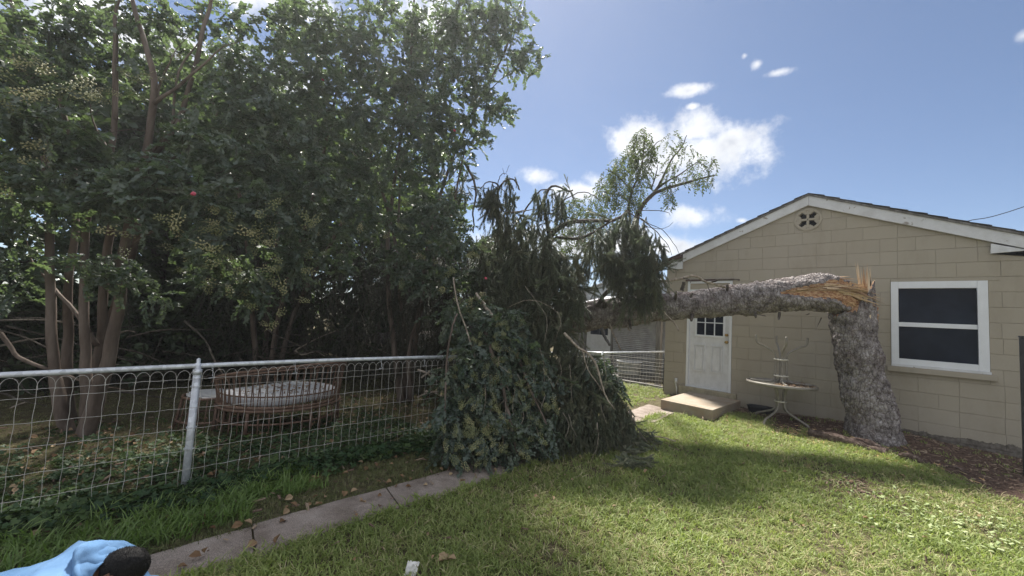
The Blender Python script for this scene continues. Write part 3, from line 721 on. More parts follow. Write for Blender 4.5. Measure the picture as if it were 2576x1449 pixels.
mb = MB(); mb.box((x0 - .0, D - .006, z1 + .0), (x1 + .1, D + .02, z1 + .035)); mb.build('lintel', block_mat, garage, bevel=.003)
# vent: round pierced block with a cross
vy = D - .012
mb = MB(); n = 40
ro, ri = VR, .155
ring = []
for k in range(n):
    a = 2 * math.pi * k / n; c, s_ = math.cos(a), math.sin(a)
    ring += [(VC[0] + ro * c, D + .03, VC[1] + ro * s_), (VC[0] + ro * c * .98, vy, VC[1] + ro * s_ * .98), (VC[0] + (ri + .02) * c, vy - .006, VC[1] + (ri + .02) * s_), (VC[0] + ri * c, vy + .004, VC[1] + ri * s_), (VC[0] + ri * c, D + .10, VC[1] + ri * s_)]
mb.add(ring, [(k * 5 + j, ((k + 1) % n) * 5 + j, ((k + 1) % n) * 5 + j + 1, k * 5 + j + 1) for k in range(n) for j in range(4)])
vr = mb.build('gable_vent', block_mat, garage)
for ang in (0, 90, 180, 270):
    mb = MB(); c, s_ = math.cos(R(ang)), math.sin(R(ang))
    def P(u, v): return (VC[0] + u * c - v * s_, VC[1] + u * s_ + v * c)
    mb.prism([P(.005 if ang % 180 == 0 else .018, -.017), P(.158, -.017), P(.158, .017), P(.005 if ang % 180 == 0 else .018, .017)], vy - .004 if ang % 180 == 0 else vy - .003, D + .05)
    for sd_ in (-1, 1):
        for (uu, vv, rr) in ((.115, .033 * sd_, .022), (.138, .05 * sd_, .03)):
            poly = [(P(uu + rr * math.cos(t), vv + rr * math.sin(t))) for t in np.linspace(0, 2 * math.pi, 11)[:-1]]
            mb.prism(poly, vy - .0015 - uu * .01, D + .05)
    mb.build('cross_arm', block_mat, vr)
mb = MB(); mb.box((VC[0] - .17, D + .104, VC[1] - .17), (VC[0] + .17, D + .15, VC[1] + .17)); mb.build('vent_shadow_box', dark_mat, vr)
# door
x0, x1, z0, z1 = DOOR
df = MB(); df.box((x0 + .002, D - .008, z0), (x0 + .045, D + .1, z1 - .002)); df.box((x1 - .045, D - .008, z0), (x1 - .002, D + .1, z1 - .002)); df.box((x0 + .0455, D - .006, z1 - .05), (x1 - .0455, D + .1, z1 - .002))
dfo = df.build('door_frame', white_trim, garage, bevel=.003)
mb = MB(); mb.box((x0 - .04, D - .03, z1 + .001), (x1 + .03, D + .02, z1 + .03)); mb.build('drip_cap', rotten_mat, garage)
dx0, dx1, dz0, dz1 = x0 + .048, x1 - .048, z0 + .03, 2.40
mb = MB(); mb.box((x0 + .046, D + .012, 2.445), (x1 - .046, D + .06, z1 - .052)); mb.build('transom_panel', block_mat, garage)
mb = MB(); mb.box((x0 + .046, D - .004, 2.403), (x1 - .046, D + .08, 2.444)); mb.build('head_jamb', white_trim, garage)
dy = D + .03
mb = MB(); gx0, gx1, gz0, gz1 = dx0 + .13, dx1 - .1, 1.50, 2.31
mb.box((dx0, dy, dz0), (dx1, dy + .04, gz0)); mb.box((dx0, dy, gz0 + .0001), (gx0, dy + .04, dz1)); mb.box((gx1, dy, gz0 + .0001), (dx1, dy + .04, dz1)); mb.box((gx0 + .0001, dy, gz1), (gx1 - .0001, dy + .04, dz1))
dr = mb.build('door', door_mat, garage)
mb = MB()
for (a, b, c, d_) in ((gx0 - .02, gx0 + .015, gz0 - .02, gz1 + .02), (gx1 - .015, gx1 + .02, gz0 - .02, gz1 + .02)): mb.box((a, dy - .014, c), (b, dy + .01, d_))
for (c, d_) in ((gz0 - .02, gz0 + .018), (gz1 - .018, gz1 + .02)): mb.box((gx0 + .0152, dy - .013, c), (gx1 - .0152, dy + .01, d_))
mb.build('glazing_frame', white_trim, dr, bevel=.004)
gw, gh = gx1 - gx0, gz1 - gz0
for k in (1, 2):
    mb = MB(); xm = gx0 + gw * k / 3; mb.box((xm - .009, dy - .006, gz0 + .019), (xm + .009, dy + .012, gz1 - .019)); mb.build('muntin', white_trim, dr)
    mb = MB(); zm = gz0 + gh * k / 3
    mb.box((gx0 + .016, dy - .0045, zm - .009), (gx1 - .016, dy + .011, zm + .009)); mb.build('muntin', white_trim, dr)
for i in range(3):
    for j in range(3):
        mb = MB(); mb.box((gx0 + gw * i / 3 + .004, dy + .013, gz0 + gh * j / 3 + .004), (gx0 + gw * (i + 1) / 3 - .004, dy + .017, gz0 + gh * (j + 1) / 3 - .004)); mb.build('pane', glass_mat, dr)
for a, b in ((dx0 + .095, dx0 + .315), (dx1 - .335, dx1 - .115)):
    mb = MB(); za, zb = .78, 1.32
    for (u0, u1, w0, w1) in ((a, b, za, za + .022), (a, b, zb - .022, zb), (a, a + .022, za + .0222, zb - .0222), (b - .022, b, za + .0222, zb - .0222)): mb.box((u0, dy - .022, w0), (u1, dy + .001, w1))
    mb.box((a + .048, dy - .020, za + .048), (b - .048, dy + .001, zb - .048)); mb.build('raised_panel', door_mat, dr, bevel=.003)
for zk, rr in ((1.405, .03), (1.545, .026)):
    mb = MB(); xk = dx1 - .045
    mb.tube([(xk, dy, zk), (xk, dy - .012, zk), (xk, dy - .013, zk), (xk, dy - .03, zk), (xk, dy - .045, zk), (xk, dy - .062, zk), (xk, dy - .066, zk)], [rr, rr, rr * .45, rr * .45, rr * .95, rr * .9, rr * .3], 14)
    mb.build('door_knob' if zk < 1.5 else 'deadbolt', brass_mat, dr, smooth=True)
mb = MB(); mb.box((dx0, dy - .02, z0 + .002), (dx1, dy + .04, z0 + .028)); mb.build('threshold', white_trim, garage)
mb = MB(); mb.box((-3.468, D - .07, .272), (-2.392, D + .12, .439)); mb.build('door_sill', sill_mat, garage, bevel=.008)
# conduit stub left of the door
mb = MB(); mb.tube([(-3.52, D - .03, .2), (-3.53, D - .03, .38), (-3.55, D - .035, .46), (-3.54, D - .04, .52)], .014, 8); mb.tube([(-3.54, D - .04, .47), (-3.54, D - .04, .57)], .026, 10)
tag(mb.build('vent_pipe', plastic_mat, None, smooth=True), 'short white plastic pipe stub on the block wall left of the white door', 'pipe')
# concrete step
st = MB()
A, B_, C_, D_ = (-3.20, 7.02), (-2.33, 7.02), (-2.30, D - .09), (-3.25, D - .09)
zt = .35
v = [(A[0], A[1], 0), (B_[0], B_[1], 0), (C_[0], C_[1], 0), (D_[0], D_[1], 0), (A[0], A[1], zt), (B_[0], B_[1], zt - .01), (C_[0], C_[1], zt), (D_[0], D_[1], zt)]
st.add(v, [(0, 3, 2, 1), (4, 5, 6, 7), (0, 1, 5, 4), (1, 2, 6, 5), (2, 3, 7, 6), (3, 0, 4, 7)])
tag(st.build('concrete_step', concrete_mat, None, bevel=.01), 'thick weathered concrete slab step below the white door', 'step')
# power cable
a = dep(2425, 558, 8.2); b = dep(2600, 512, 7.6); c = b + (b - a) * 4 + np.array((0, 0, .6))
mb = MB(); mb.tube(spline([a, b, c], 6), .008, 5)
tag(mb.build('power_cable', black_mat), 'thin dark overhead cable rising from the garage roof to the right', 'cable')

# dark post at the right edge
pr_ = empty('gate_post', (.90, 7.55, .2)); tag(pr_, 'dark square metal post at the right end of the garage wall', 'post')
mb = MB(); yy = 7.55
mb.box((.862, yy, .1), (.91, yy + .05, 1.77)); mb.build('post', black_mat, pr_, bevel=.004)
mb = MB(); mb.box((.855, yy - .006, 1.771), (.917, yy + .056, 1.79)); mb.build('cap', black_mat, pr_, bevel=.004)

# ------------------------------------------------------------------ the snapped spruce
spruce = empty('snapped_spruce', (-.42, 7.75, .15))
tag(spruce, 'large spruce snapped at chest height, its fallen trunk hinged on the leaning stump', 'tree')
def bark_tube(rows, nper, nang, amp=.014, lob=.02, seed=0, torn=None, scale=1.0):
    """rows: x,y,z,r control rows. torn(t, ang) -> 0..1. returns verts, faces, material index"""
    S = spline(rows, nper); P = S[:, :3]; rad = S[:, 3]; m_ = len(P)
    T = np.gradient(P, axis=0); T /= np.linalg.norm(T, axis=1)[:, None]
    V = []; F_ = []; MI = []; W = np.zeros((m_, nang))
    for i in range(m_):
        ref = np.array((0, 0, 1.0)) if abs(T[i][2]) < .75 else np.array((-1.0, 0, 0)) if T[i][2] > 0 else np.array((1.0, 0, 0))
        if i == 0: u = ref - T[i] * (ref @ T[i])
        else: u = u - T[i] * (u @ T[i])
        u /= np.linalg.norm(u); v = np.cross(T[i], u)
        for k in range(nang):
            a = 2 * math.pi * k / nang; d = math.cos(a) * u + math.sin(a) * v
            base = P[i] + d * rad[i]; q = Vector(base) * (14 * scale) + Vector((seed, 0, 0))
            dd, _p = mnoise.voronoi(Vector((q.x, q.y, q.z * .7)))
            e = min(1, (dd[1] - dd[0]) * 3.0)
            cell = mnoise.noise(_p[0] * 3.1)
            h = amp * (e * .8 + cell * .9) + lob * mnoise.noise(Vector(base) * 3.2 + Vector((seed, 3, 1))) + amp * .5 * mnoise.noise(Vector(base) * 55)
            w = torn(i / (m_ - 1), a) if torn else 0
            W[i, k] = w
            if w > 0:
                fib = mnoise.noise(Vector((i * .07, a * 9 + seed, 0))) * .03 + mnoise.noise(Vector((i * .15, a * 26, 5))) * .016
                h = h * (1 - w) + w * (-.055 + fib)
            V.append(P[i] + d * (rad[i] + h))
    for i in range(m_ - 1):
        for k in range(nang):
            k2 = (k + 1) % nang
            F_.append((i * nang + k, i * nang + k2, (i + 1) * nang + k2, (i + 1) * nang + k))
            MI.append(1 if W[i, k] > .45 else 0)
    F_.append(tuple(range(nang - 1, -1, -1))); MI.append(1); F_.append(tuple((m_ - 1) * nang + k for k in range(nang))); MI.append(1)
    return V, F_, MI, P, rad
rows = [(-.40, 7.76, .02, .37), (-.42, 7.76, .22, .325), (-.45, 7.76, .5, .29), (-.52, 7.75, .9, .266), (-.585, 7.74, 1.3, .258), (-.635, 7.73, 1.7, .26), (-.665, 7.72, 2.03, .262)]
V, F_, MI, P_, r_ = bark_tube(rows, 22, 110, amp=.024, lob=.045, seed=2)
V = np.array(V); na_ = 110; last = len(V) - 3 * na_
# root flare lobes and ragged upper rim
for k in range(na_):
    a = 2 * math.pi * k / na_
    for i in range(0, 30):
        c = np.array((-.41, 7.76)); f_ = max(0, 1 - i / 30) ** 2
        V[i * na_ + k, :2] += (V[i * na_ + k, :2] - c) * .16 * f_ * (math.sin(a * 4 + .7) + .3)
    jag = mnoise.noise(Vector((math.cos(a) * 3, math.sin(a) * 3, 1))) * .10 + mnoise.noise(Vector((math.cos(a) * 12, math.sin(a) * 12, 1))) * .06
    right = max(0, V[last + k, 0] + .56) * 2.6
    for j in range(8):
        i = len(P_) - 8 + j
        V[i * na_ + k, 2] += (jag + right) * ((j + 1) / 8) ** 1.3
me = mesh_from(V, F_, 'stump', True, [bark_mat, torn_mat], MI); link('stump', me, None, spruce)
TR = [(2180, 815, 5.84, .18), (2160, 780, 5.84, .195), (2120, 752, 5.85, .225), (2062, 738, 5.90, .262), (1966, 743, 6.02, .243), (1874, 752, 6.13, .236), (1768, 763, 6.26, .212), (1661, 775, 6.4, .212), (1560, 784, 6.5, .222), (1485, 795, 6.6, .232), (1380, 812, 6.8, .20), (1261, 832, 7.2, .18), (1098, 850, 8.6, .15), (960, 850, 10.0, .12), (850, 850, 11.2, .07)]
rows = [(*dep(a, b, c), d) for a, b, c, d in TR]
def torn(t, a):
    # wood shows on the upper camera side near the break
    if t > .30: return 0.0
    cen = 2.5; half = 1.25 * max(0, 1 - t / .30) ** .75
    if t < .1: half *= 1.0
    dlt = abs((a - cen + math.pi) % (2 * math.pi) - math.pi)
    n = mnoise.noise(Vector((t * 60, a * 4, 2))) * .35
    return float(sstep(-.08, .10, half + n * (half + .1) - dlt)) if half > 0 else 0.0
V, F_, MI, PT, RT = bark_tube(rows, 20, 84, amp=.022, lob=.045, seed=9, torn=torn)
me = mesh_from(V, F_, 'fallen_trunk', True, [bark_mat, torn_mat], MI); link('fallen_trunk', me, None, spruce)
for k_, (a_, b_, L_, r0_) in enumerate(((1700, 745, .10, .022), (1740, 800, .07, .02), (1830, 722, .06, .02), (1900, 790, .08, .018), (1620, 745, .12, .02), (1585, 815, .10, .016), (1520, 765, .12, .02), (1960, 795, .09, .015))):
    dd_ = 6.3 - (a_ - 1500) / 600 * .55; p = dep(a_, b_, dd_ - .0); q = dep(a_ + random.uniform(-8, 8), b_ + (-40 if b_ < 770 else 40), dd_ - .25); v_ = (q - p) / np.linalg.norm(q - p)
    mb = MB(); mb.tube([p - v_ * .08, p + v_ * L_ * .5, p + v_ * L_], [r0_ * 1.4, r0_, r0_ * .7], 8, jit=.2); mb.build('knot_stub', branch_mat, spruce)
# splinters: long thin wedges torn out of the break
def splinter(p, d, L, w, th, name='splinter', mat=splinter_mat, bend=0.0):
    p = np.array(p, float); d = np.array(d, float); d /= np.linalg.norm(d)
    a = np.cross(d, (0.7, -.7, .1)); a /= np.linalg.norm(a); b = np.cross(d, a)
    th0 = random.uniform(0, 3.14); a, b = math.cos(th0) * a + math.sin(th0) * b, -math.sin(th0) * a + math.cos(th0) * b
    V = []; off = np.zeros(3)
    for k in range(5):
        t = k / 4; s = (1 - t ** 1.6) * random.uniform(.75, 1.1); c = p + d * L * t + a * bend * t * t
        V += [c + a * w * s, c + b * th * s, c - a * w * s, c - b * th * s]
    V = V[:16] + [p + d * L * 1.05 + a * bend]
    Fc = [(4 * i + k, 4 * i + (k + 1) % 4, 4 * i + 4 + (k + 1) % 4, 4 * i + 4 + k) for i in range(3) for k in range(4)] + [(12 + k, 12 + (k + 1) % 4, 16) for k in range(4)] + [(3, 2, 1, 0)]
    return link(name, mesh_from(V, Fc, name, False, [mat]), None, spruce)
for i in range(190):
    
    while True:
        x = random.uniform(-.88, -.43); y = 7.68 + random.uniform(-.2, .2)
        if (x + .655) ** 2 + (y - 7.70) ** 2 < .225 ** 2: break
    h = (.56 if x > -.54 else .46 if x > -.66 else .36) * random.uniform(.55, 1.0)
    if abs(x + .49) < .055 and random.random() < .6: h = random.uniform(.62, .82)
    splinter((x, y, 1.92 + random.uniform(-.02, .05)), (random.uniform(-.12, .05), random.uniform(-.06, .06), 1), h, random.uniform(.010, .028), random.uniform(.005, .014), bend=random.uniform(-.03, .03))
for i in range(6):
    splinter((-.435 + random.uniform(-.02, .02), 7.66 + random.uniform(-.05, .12), 1.95), (-.02, 0, 1), random.uniform(.45, .72), random.uniform(.022, .035), .012, 'bark_sliver', branch_mat, bend=.02)
# torn fibres along the fallen trunk
for i in range(170):
    k = int(random.uniform(36, 80)); k = min(k, len(PT) - 2)
    p = PT[k]; d = PT[k - 1] - PT[k]; d /= np.linalg.norm(d)
    u = np.array((0, 0, 1.0)) - d * d[2]; u /= np.linalg.norm(u); v = -np.cross(d, u)
    if v @ CW > 0: v = -v
    a = random.uniform(.25, 1.45)
    q = p + (math.cos(a) * u + math.sin(a) * v) * RT[k] * random.uniform(.78, .93)
    dd = d + np.array([random.uniform(-.07, .07) for _ in range(3)])
    splinter(q, dd, random.uniform(.12, .5), random.uniform(.010, .028), random.uniform(.004, .01), bend=random.uniform(-.03, .03))
for (a, b) in (((1925, 795), (1895, 790)), ((2066, 800), (2054, 826)), ((2035, 790), (2026, 792))):
    p = dep(*a, 5.85); q = dep(*b, 5.8); splinter(p, q - p, np.linalg.norm(q - p) * 1.1, .02, .008, 'bark_sliver', branch_mat)
splinter(dep(2110, 702, 5.75), dep(2196, 702, 5.7) - dep(2110, 702, 5.75), .62, .006, .004)

def z5(x, y): return (1150 + .2645 * x, 415 + .2645 * y)
def z3(x, y): return (1661 + .3552 * x, 639 + .3552 * y)
def zD(x, y): return (1437.5 + .2646 * x, 670.8 + .2646 * y)
def branch(pts, d0, d1, r0, r1, parent=spruce, mat=branch_mat, name='branch', n=7, sub=4, kink=.006):
    P = []
    for i, (a, b) in enumerate(pts):
        t = i / max(1, len(pts) - 1); P.append(dep(a, b, d0 + (d1 - d0) * t))
    S = spline(P, sub); L = len(S)
    S = S + np.array([[mnoise.noise(Vector((i * .9, j * 7.1 + a * .01, b * .01))) * kink * 2 for j in range(3)] for i in range(L)])
    rad = [r0 + (r1 - r0) * i / (L - 1) for i in range(L)]
    mb = MB(); mb.tube(S, rad, n, jit=.12); return mb.build(name, mat, parent, smooth=True), S
B3 = lambda L: [z3(*q) for q in L]; B5 = lambda L: [z5(*q) for q in L]; BD = lambda L: [zD(*q) for q in L]
branch(B3([(-60, 195), (60, 188), (160, 172), (250, 155), (320, 195), (400, 218), (465, 242)]), 6.05, 5.95, .022, .016, mat=pale_branch_mat)
branch(B3([(355, 205), (400, 185), (480, 180), (560, 181)]), 5.98, 5.9, .016, .012)
branch(B3([(160, 172), (205, 180), (218, 208)]), 6.0, 5.98, .010, .003)
branch(B3([(330, 210), (350, 260), (425, 330)]), 5.95, 5.85, .006, .003)
branch(B3([(150, 262), (160, 235), (168, 198)]), 6.15, 6.12, .032, .024, name='branch_stub')
branch(B3([(210, 305), (222, 290), (228, 278)]), 6.0, 5.97, .02, .012, name='branch_stub')
branch(B3([(15, 400), (60, 450), (100, 490), (130, 543)]), 6.1, 5.9, .013, .009, mat=pale_branch_mat)
branch(BD([(225, 400), (270, 340), (330, 245), (400, 190), (490, 160)]), 6.4, 6.2, .04, .024)
branch(BD([(478, 250), (480, 120), (485, 0), (500, -120)]), 6.4, 6.4, .016, .010)
branch(BD([(360, 535), (400, 640), (440, 720), (470, 795)]), 6.35, 6.1, .016, .010, mat=pale_branch_mat)
branch(BD([(290, 590), (320, 670), (370, 750)]), 6.35, 6.1, .03, .018, mat=timber_mat)
branch(BD([(525, 560), (555, 605)]), 6.35, 6.2, .016, .01, mat=pale_branch_mat)
branch(BD([(300, 370), (315, 310)]), 6.3, 6.3, .010, .004)
branch(B5([(860, 900), (890, 680), (960, 610), (1060, 550), (1250, 530), (1480, 530), (1620, 450)]), 6.7, 6.0, .05, .022)
branch(B5([(840, 1000), (900, 715), (1150, 700), (1300, 640), (1420, 560), (1580, 480)]), 6.6, 6.1, .032, .014)
branch(B5([(1480, 1450), (1590, 1000), (1600, 700), (1610, 430)]), 6.6, 6.1, .035, .02)
branch(B5([(820, 460), (930, 470), (1050, 500), (1150, 520)]), 6.3, 6.2, .016, .008)
branch(B5([(640, 440), (720, 330), (800, 240), (920, 235)]), 6.2, 6.1, .014, .008)
branch(B5([(880, 700), (840, 480), (830, 340), (900, 200), (1060, 250), (1100, 235)]), 6.6, 6.1, .03, .01)
branch(B5([(900, 440), (960, 400), (1040, 320), (1180, 260), (1300, 290), (1350, 330)]), 6.2, 6.0, .010, .005)
branch(B5([(400, 210), (460, 150), (530, 135), (570, 180), (590, 235)]), 6.2, 6.1, .012, .010)
branch(B5([(420, 700), (380, 500), (380, 300), (400, 210), (360, 170), (280, 165), (220, 230)]), 6.6, 6.1, .022, .006)
branch(B5([(380, 230), (400, 130), (440, 80), (480, 90)]), 6.1, 6.0, .008, .003)
branch(B5([(470, 70), (495, 0)]), 6.0, 6.0, .004, .002); branch(B5([(450, 90), (430, 30)]), 6.0, 6.0, .004, .002)
branch(B5([(350, 880), (420, 740), (560, 560), (640, 440)]), 6.7, 6.3, .025, .012)
branch(B5([(340, 200), (440, 240), (455, 300), (430, 330)]), 6.1, 6.1, .006, .003)
branch(B5([(450, 455), (590, 440), (760, 420)]), 6.2, 6.1, .012, .006, mat=pale_branch_mat)
branch(B5([(1620, 450), (1760, 520), (1900, 640), (2000, 760), (2045, 860)]), 6.1, 5.8, .010, .003)
branch(B5([(1740, 520), (1950, 620), (2080, 780), (2140, 890)]), 6.0, 5.7, .006, .002)
branch(B5([(1700, 440), (1880, 430), (2000, 450), (2030, 480)]), 6.1, 5.9, .008, .002)
branch(B5([(1780, 590), (1920, 605), (2000, 590), (2060, 535)]), 6.0, 5.9, .005, .002)
branch(B5([(70, -20), (130, 80), (172, 200), (175, 320), (150, 450), (160, 560), (150, 650)]), 7.0, 6.9, .024, .010)
branch(B5([(180, 1220), (240, 1300), (300, 1390), (350, 1460)]), 5.6, 5.3, .018, .026, mat=pale_branch_mat)
branch([(1420, 838), (1450, 870), (1490, 900), (1510, 950), (1525, 1000), (1545, 1030)], 4.9, 4.75, .018, .008, mat=pale_branch_mat)
branch([(1465, 880), (1480, 930), (1520, 990)], 4.85, 4.8, .008, .005, mat=pale_branch_mat)
branch([(1275, 775), (1330, 755), (1385, 772), (1410, 805), (1400, 850)], 5.3, 5.0, .004, .002, mat=pale_branch_mat)
branch([(1320, 720), (1350, 760), (1375, 800), (1370, 860)], 5.5, 5.0, .004, .002, mat=pale_branch_mat)
branch([(1580, 1030), (1610, 1090), (1645, 1130)], 4.7, 4.6, .008, .004)
for k in range(34):
    x = random.uniform(1240, 1640); y = random.uniform(560, 760); L = random.uniform(40, 120)
    branch([(x, y), (x + random.uniform(-15, 15), y + L * .5), (x + random.uniform(-25, 25), y + L)], 6.1, 6.0, .004, .002, mat=pale_branch_mat, name='bare_twig', n=4, sub=3)
for k in range(26):
    x = random.uniform(1210, 1560); y = random.uniform(830, 1080); L = random.uniform(40, 110)
    d = 4.3 + (x - 1200) / 400 * .6 + (1180 - y) / 400 * .9 - .1
    branch([(x, y), (x + random.uniform(-12, 18), y + L * .5), (x + random.uniform(-20, 30), y + L)], d, d - .2, .004, .002, mat=pale_branch_mat, name='bare_twig', n=4, sub=3)

def inpoly(x, y, poly):
    c = False; n = len(poly)
    for i in range(n):
        x0, y0 = poly[i]; x1, y1 = poly[i - 1]
        if (y0 > y) != (y1 > y) and x < (x1 - x0) * (y - y0) / (y1 - y0) + x0: c = not c
    return c
def in_region(poly, n, depthf, thick):
    xs_ = [p[0] for p in poly]; ys_ = [p[1] for p in poly]; out = []
    while len(out) < n:
        x = random.uniform(min(xs_), max(xs_)); y = random.uniform(min(ys_), max(ys_))
        if not inpoly(x, y, poly): continue
        d = depthf(x, y) + random.random() ** 1.3 * thick; out.append(dep(x, y, d))
    return out
pts = []; 
REG = [([(1222, 592), (1256, 540), (1309, 527), (1377, 570), (1430, 640), (1440, 740), (1250, 740), (1218, 680)], 330, 5.9, 1.1),
       ([(1222, 480), (1252, 462), (1262, 520), (1240, 530), (1224, 520)], 26, 6.0, .3),
       ([(1270, 430), (1300, 445), (1318, 500), (1290, 560), (1250, 560)], 18, 6.1, .5),
       ([(1340, 465), (1435, 475), (1425, 520), (1350, 510)], 26, 6.0, .4),
       ([(1200, 470), (1240, 455), (1240, 480), (1205, 490)], 7, 6.1, .2),
       ([(1290, 620), (1460, 640), (1460, 740), (1250, 750)], 240, 5.7, 1.0),
       ([(1470, 600), (1530, 560), (1580, 532), (1622, 555), (1652, 640), (1650, 700), (1560, 665), (1470, 670)], 190, 5.7, .8),
       ([(1560, 640), (1655, 640), (1655, 735), (1625, 765), (1575, 760)], 95, 5.7, .4),
       ([(1525, 650), (1570, 650), (1560, 690), (1535, 690)], 24, 5.8, .4),
       ([(1640, 560), (1672, 610), (1674, 690), (1650, 690)], 14, 5.7, .4),
       ([(1215, 730), (1470, 730), (1460, 800), (1220, 860)], 200, 5.6, 1.0),
       ([(1060, 300), (1200, 430), (1205, 500), (1140, 500)], 40, 7.2, .8),
       ([(1430, 640), (1560, 600), (1560, 720), (1450, 760)], 8, 6.0, .9),
       ([(1200, 560), (1235, 600), (1230, 740), (1190, 700)], 50, 6.2, .8)]
for poly, n, d0, th in REG: pts += in_region(poly, int(n * 1.4), lambda x, y: d0, th)
pd = lambda x, y: 4.32 + (x - 1200) / 400 * .62 + (1180 - y) / 400 * .95
PILE_R = [(1210, 850), (1300, 785), (1420, 810), (1470, 870), (1520, 930), (1570, 1000), (1610, 1070), (1630, 1120), (1560, 1125), (1420, 1150), (1290, 1155), (1210, 1140)]
pts += in_region(PILE_R, 1500, pd, .9)
pts += in_region([(1290, 1040), (1560, 1020), (1620, 1110), (1420, 1150), (1290, 1160)], 260, lambda x, y: pd(x, y) - .05, .3)
pts = np.array(pts)
gz_ = ground(pts[:, 0], pts[:, 1]); scl = rng.uniform(.55, 1.25, len(pts))
room = np.maximum(pts[:, 2] - gz_, .08); scl = np.minimum(scl, room / .42 + .1)
rots = np.stack([rng.normal(0, .24, len(pts)), rng.normal(0, .24, len(pts)), rng.uniform(0, 6.28, len(pts))], 1)
wild = rng.uniform(0, 1, len(pts)) < .22; rots[wild, 0] += rng.normal(0, .9, wild.sum()); rots[wild, 1] += rng.normal(0, .9, wild.sum())
scatter('needle_boughs', tassels, pts, rots, scl, spruce)
# fanned sprays lying along the branch tops and splaying on the grass
sp = []; sr = []; ss = []
for (x, y) in [(random.uniform(1570, 1650), random.uniform(1060, 1150)) for _ in range(60)]:
    p = gpt(x, min(y + 25, 1165), .10); sp.append(p); sr.append((random.uniform(.9, 1.5), 0, random.uniform(-.6, 2.2))); ss.append(random.uniform(.5, .9))
for _ in range(120):
    x = random.uniform(1250, 1640); y = 545 + abs(x - 1440) * -.0 + random.uniform(-10, 50); p = dep(x, y, 6.1); sp.append(p); sr.append((random.uniform(-1, 1), random.uniform(-1, 1), random.uniform(0, 6.28))); ss.append(random.uniform(.3, .6))
scatter('needle_sprays', tassels, sp, sr, ss, spruce)
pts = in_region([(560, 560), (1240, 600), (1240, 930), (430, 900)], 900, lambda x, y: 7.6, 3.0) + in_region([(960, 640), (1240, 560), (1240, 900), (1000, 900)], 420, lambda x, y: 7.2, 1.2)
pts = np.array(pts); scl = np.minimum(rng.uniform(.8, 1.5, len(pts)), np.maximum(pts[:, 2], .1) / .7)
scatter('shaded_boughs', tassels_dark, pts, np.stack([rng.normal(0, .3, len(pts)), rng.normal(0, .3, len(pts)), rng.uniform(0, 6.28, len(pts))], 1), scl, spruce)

# ------------------------------------------------------------------ torn crape myrtle bough heaped in front of the fence
bough = empty('fallen_myrtle_bough', gpt(1230, 1165)); tag(bough, 'heap of broken crape myrtle boughs with green seed clusters lying against the fence', 'branches')
PILE_L = [(1108, 930), (1140, 880), (1200, 830), (1260, 780), (1310, 800), (1370, 900), (1420, 960), (1400, 1040), (1390, 1090), (1330, 1150), (1240, 1165), (1130, 1165), (1104, 1100), (1112, 1000)]
pdl = lambda x, y: pd(x, y) - .18
pts = np.array(in_region(PILE_L, 950, pdl, .55) + in_region([(1225, 790), (1300, 775), (1320, 830), (1240, 840)], 60, lambda x, y: pd(x, y) - .1, .3) + in_region([(1480, 920), (1520, 900), (1570, 970), (1540, 1010), (1490, 980)], 70, lambda x, y: 5.4, .5) + in_region([(1130, 760), (1240, 740), (1240, 850), (1120, 870)], 90, lambda x, y: 5.2, .6))
pts[:, 2] = np.maximum(pts[:, 2], ground(pts[:, 0], pts[:, 1]) + .04)
scatter('foliage', tw_myrtle, pts, np.stack([rng.normal(-.7, .5, len(pts)), rng.normal(0, .5, len(pts)), rng.uniform(0, 6.28, len(pts))], 1), rng.uniform(.6, 1.05, len(pts)), bough)
pts = np.array(in_region(PILE_L, 130, lambda x, y: pdl(x, y) - .1, .2) + in_region([(1110, 1060), (1290, 1040), (1290, 1150), (1120, 1165)], 30, lambda x, y: pdl(x, y) - .12, .15))
scatter('seed_clusters', tw_berry, pts, np.stack([rng.normal(-1.5, .8, len(pts)), rng.normal(0, .5, len(pts)), rng.uniform(0, 6.28, len(pts))], 1), rng.uniform(.45, .8, len(pts)), bough)
branch([(1120, 1000), (1125, 900), (1135, 830), (1150, 790)], 4.6, 5.0, .014, .01, bough, myrtle_mat)
branch([(1195, 900), (1170, 820), (1150, 760), (1140, 700)], 5.0, 5.4, .012, .01, bough, pale_branch_mat)
branch([(1112, 1165), (1118, 1080), (1122, 960)], 4.25, 4.5, .006, .01, bough, myrtle_mat)
branch([(1300, 1140), (1270, 1000), (1240, 900), (1210, 800)], 4.5, 5.3, .02, .03, bough, myrtle_mat)
branch([(1380, 1080), (1330, 970), (1290, 860)], 4.7, 5.2, .012, .02, bough, myrtle_mat)

# ------------------------------------------------------------------ wire fence
fence = empty('wire_fence', (FX, .56, 0)); tag(fence, 'galvanised wire mesh fence with round top rail in front of the crape myrtles', 'fence')
ZR = 1.075
mb = MB(); mb.tube([(FX, y, ZR + .012 * math.sin(y)) for y in np.linspace(-3, 6.2, 20)], .021, 12); mb.build('top_rail', galv_mat, fence, smooth=True)
for py_ in (.56, 3.9, -2.6):
    mb = MB(); mb.tube([(FX - .02 if py_ != .56 else FX - .005, py_ - .0, -.2), (FX, py_, ZR - .025)], .03, 16); po = mb.build('post', galv_mat, fence, smooth=True)
    mb = MB(); mb.tube([(FX, py_, ZR - .07), (FX, py_, ZR - .024), (FX, py_, ZR - .0235), (FX, py_, ZR + .028), (FX, py_, ZR + .032), (FX, py_, ZR + .065), (FX, py_, ZR + .075)], [.035, .036, .026, .026, .014, .016, .004], 14); mb.build('post_cap', galv_mat, po, smooth=True)
ZW = [.966, .90, .717, .543, .359, .185, .03]
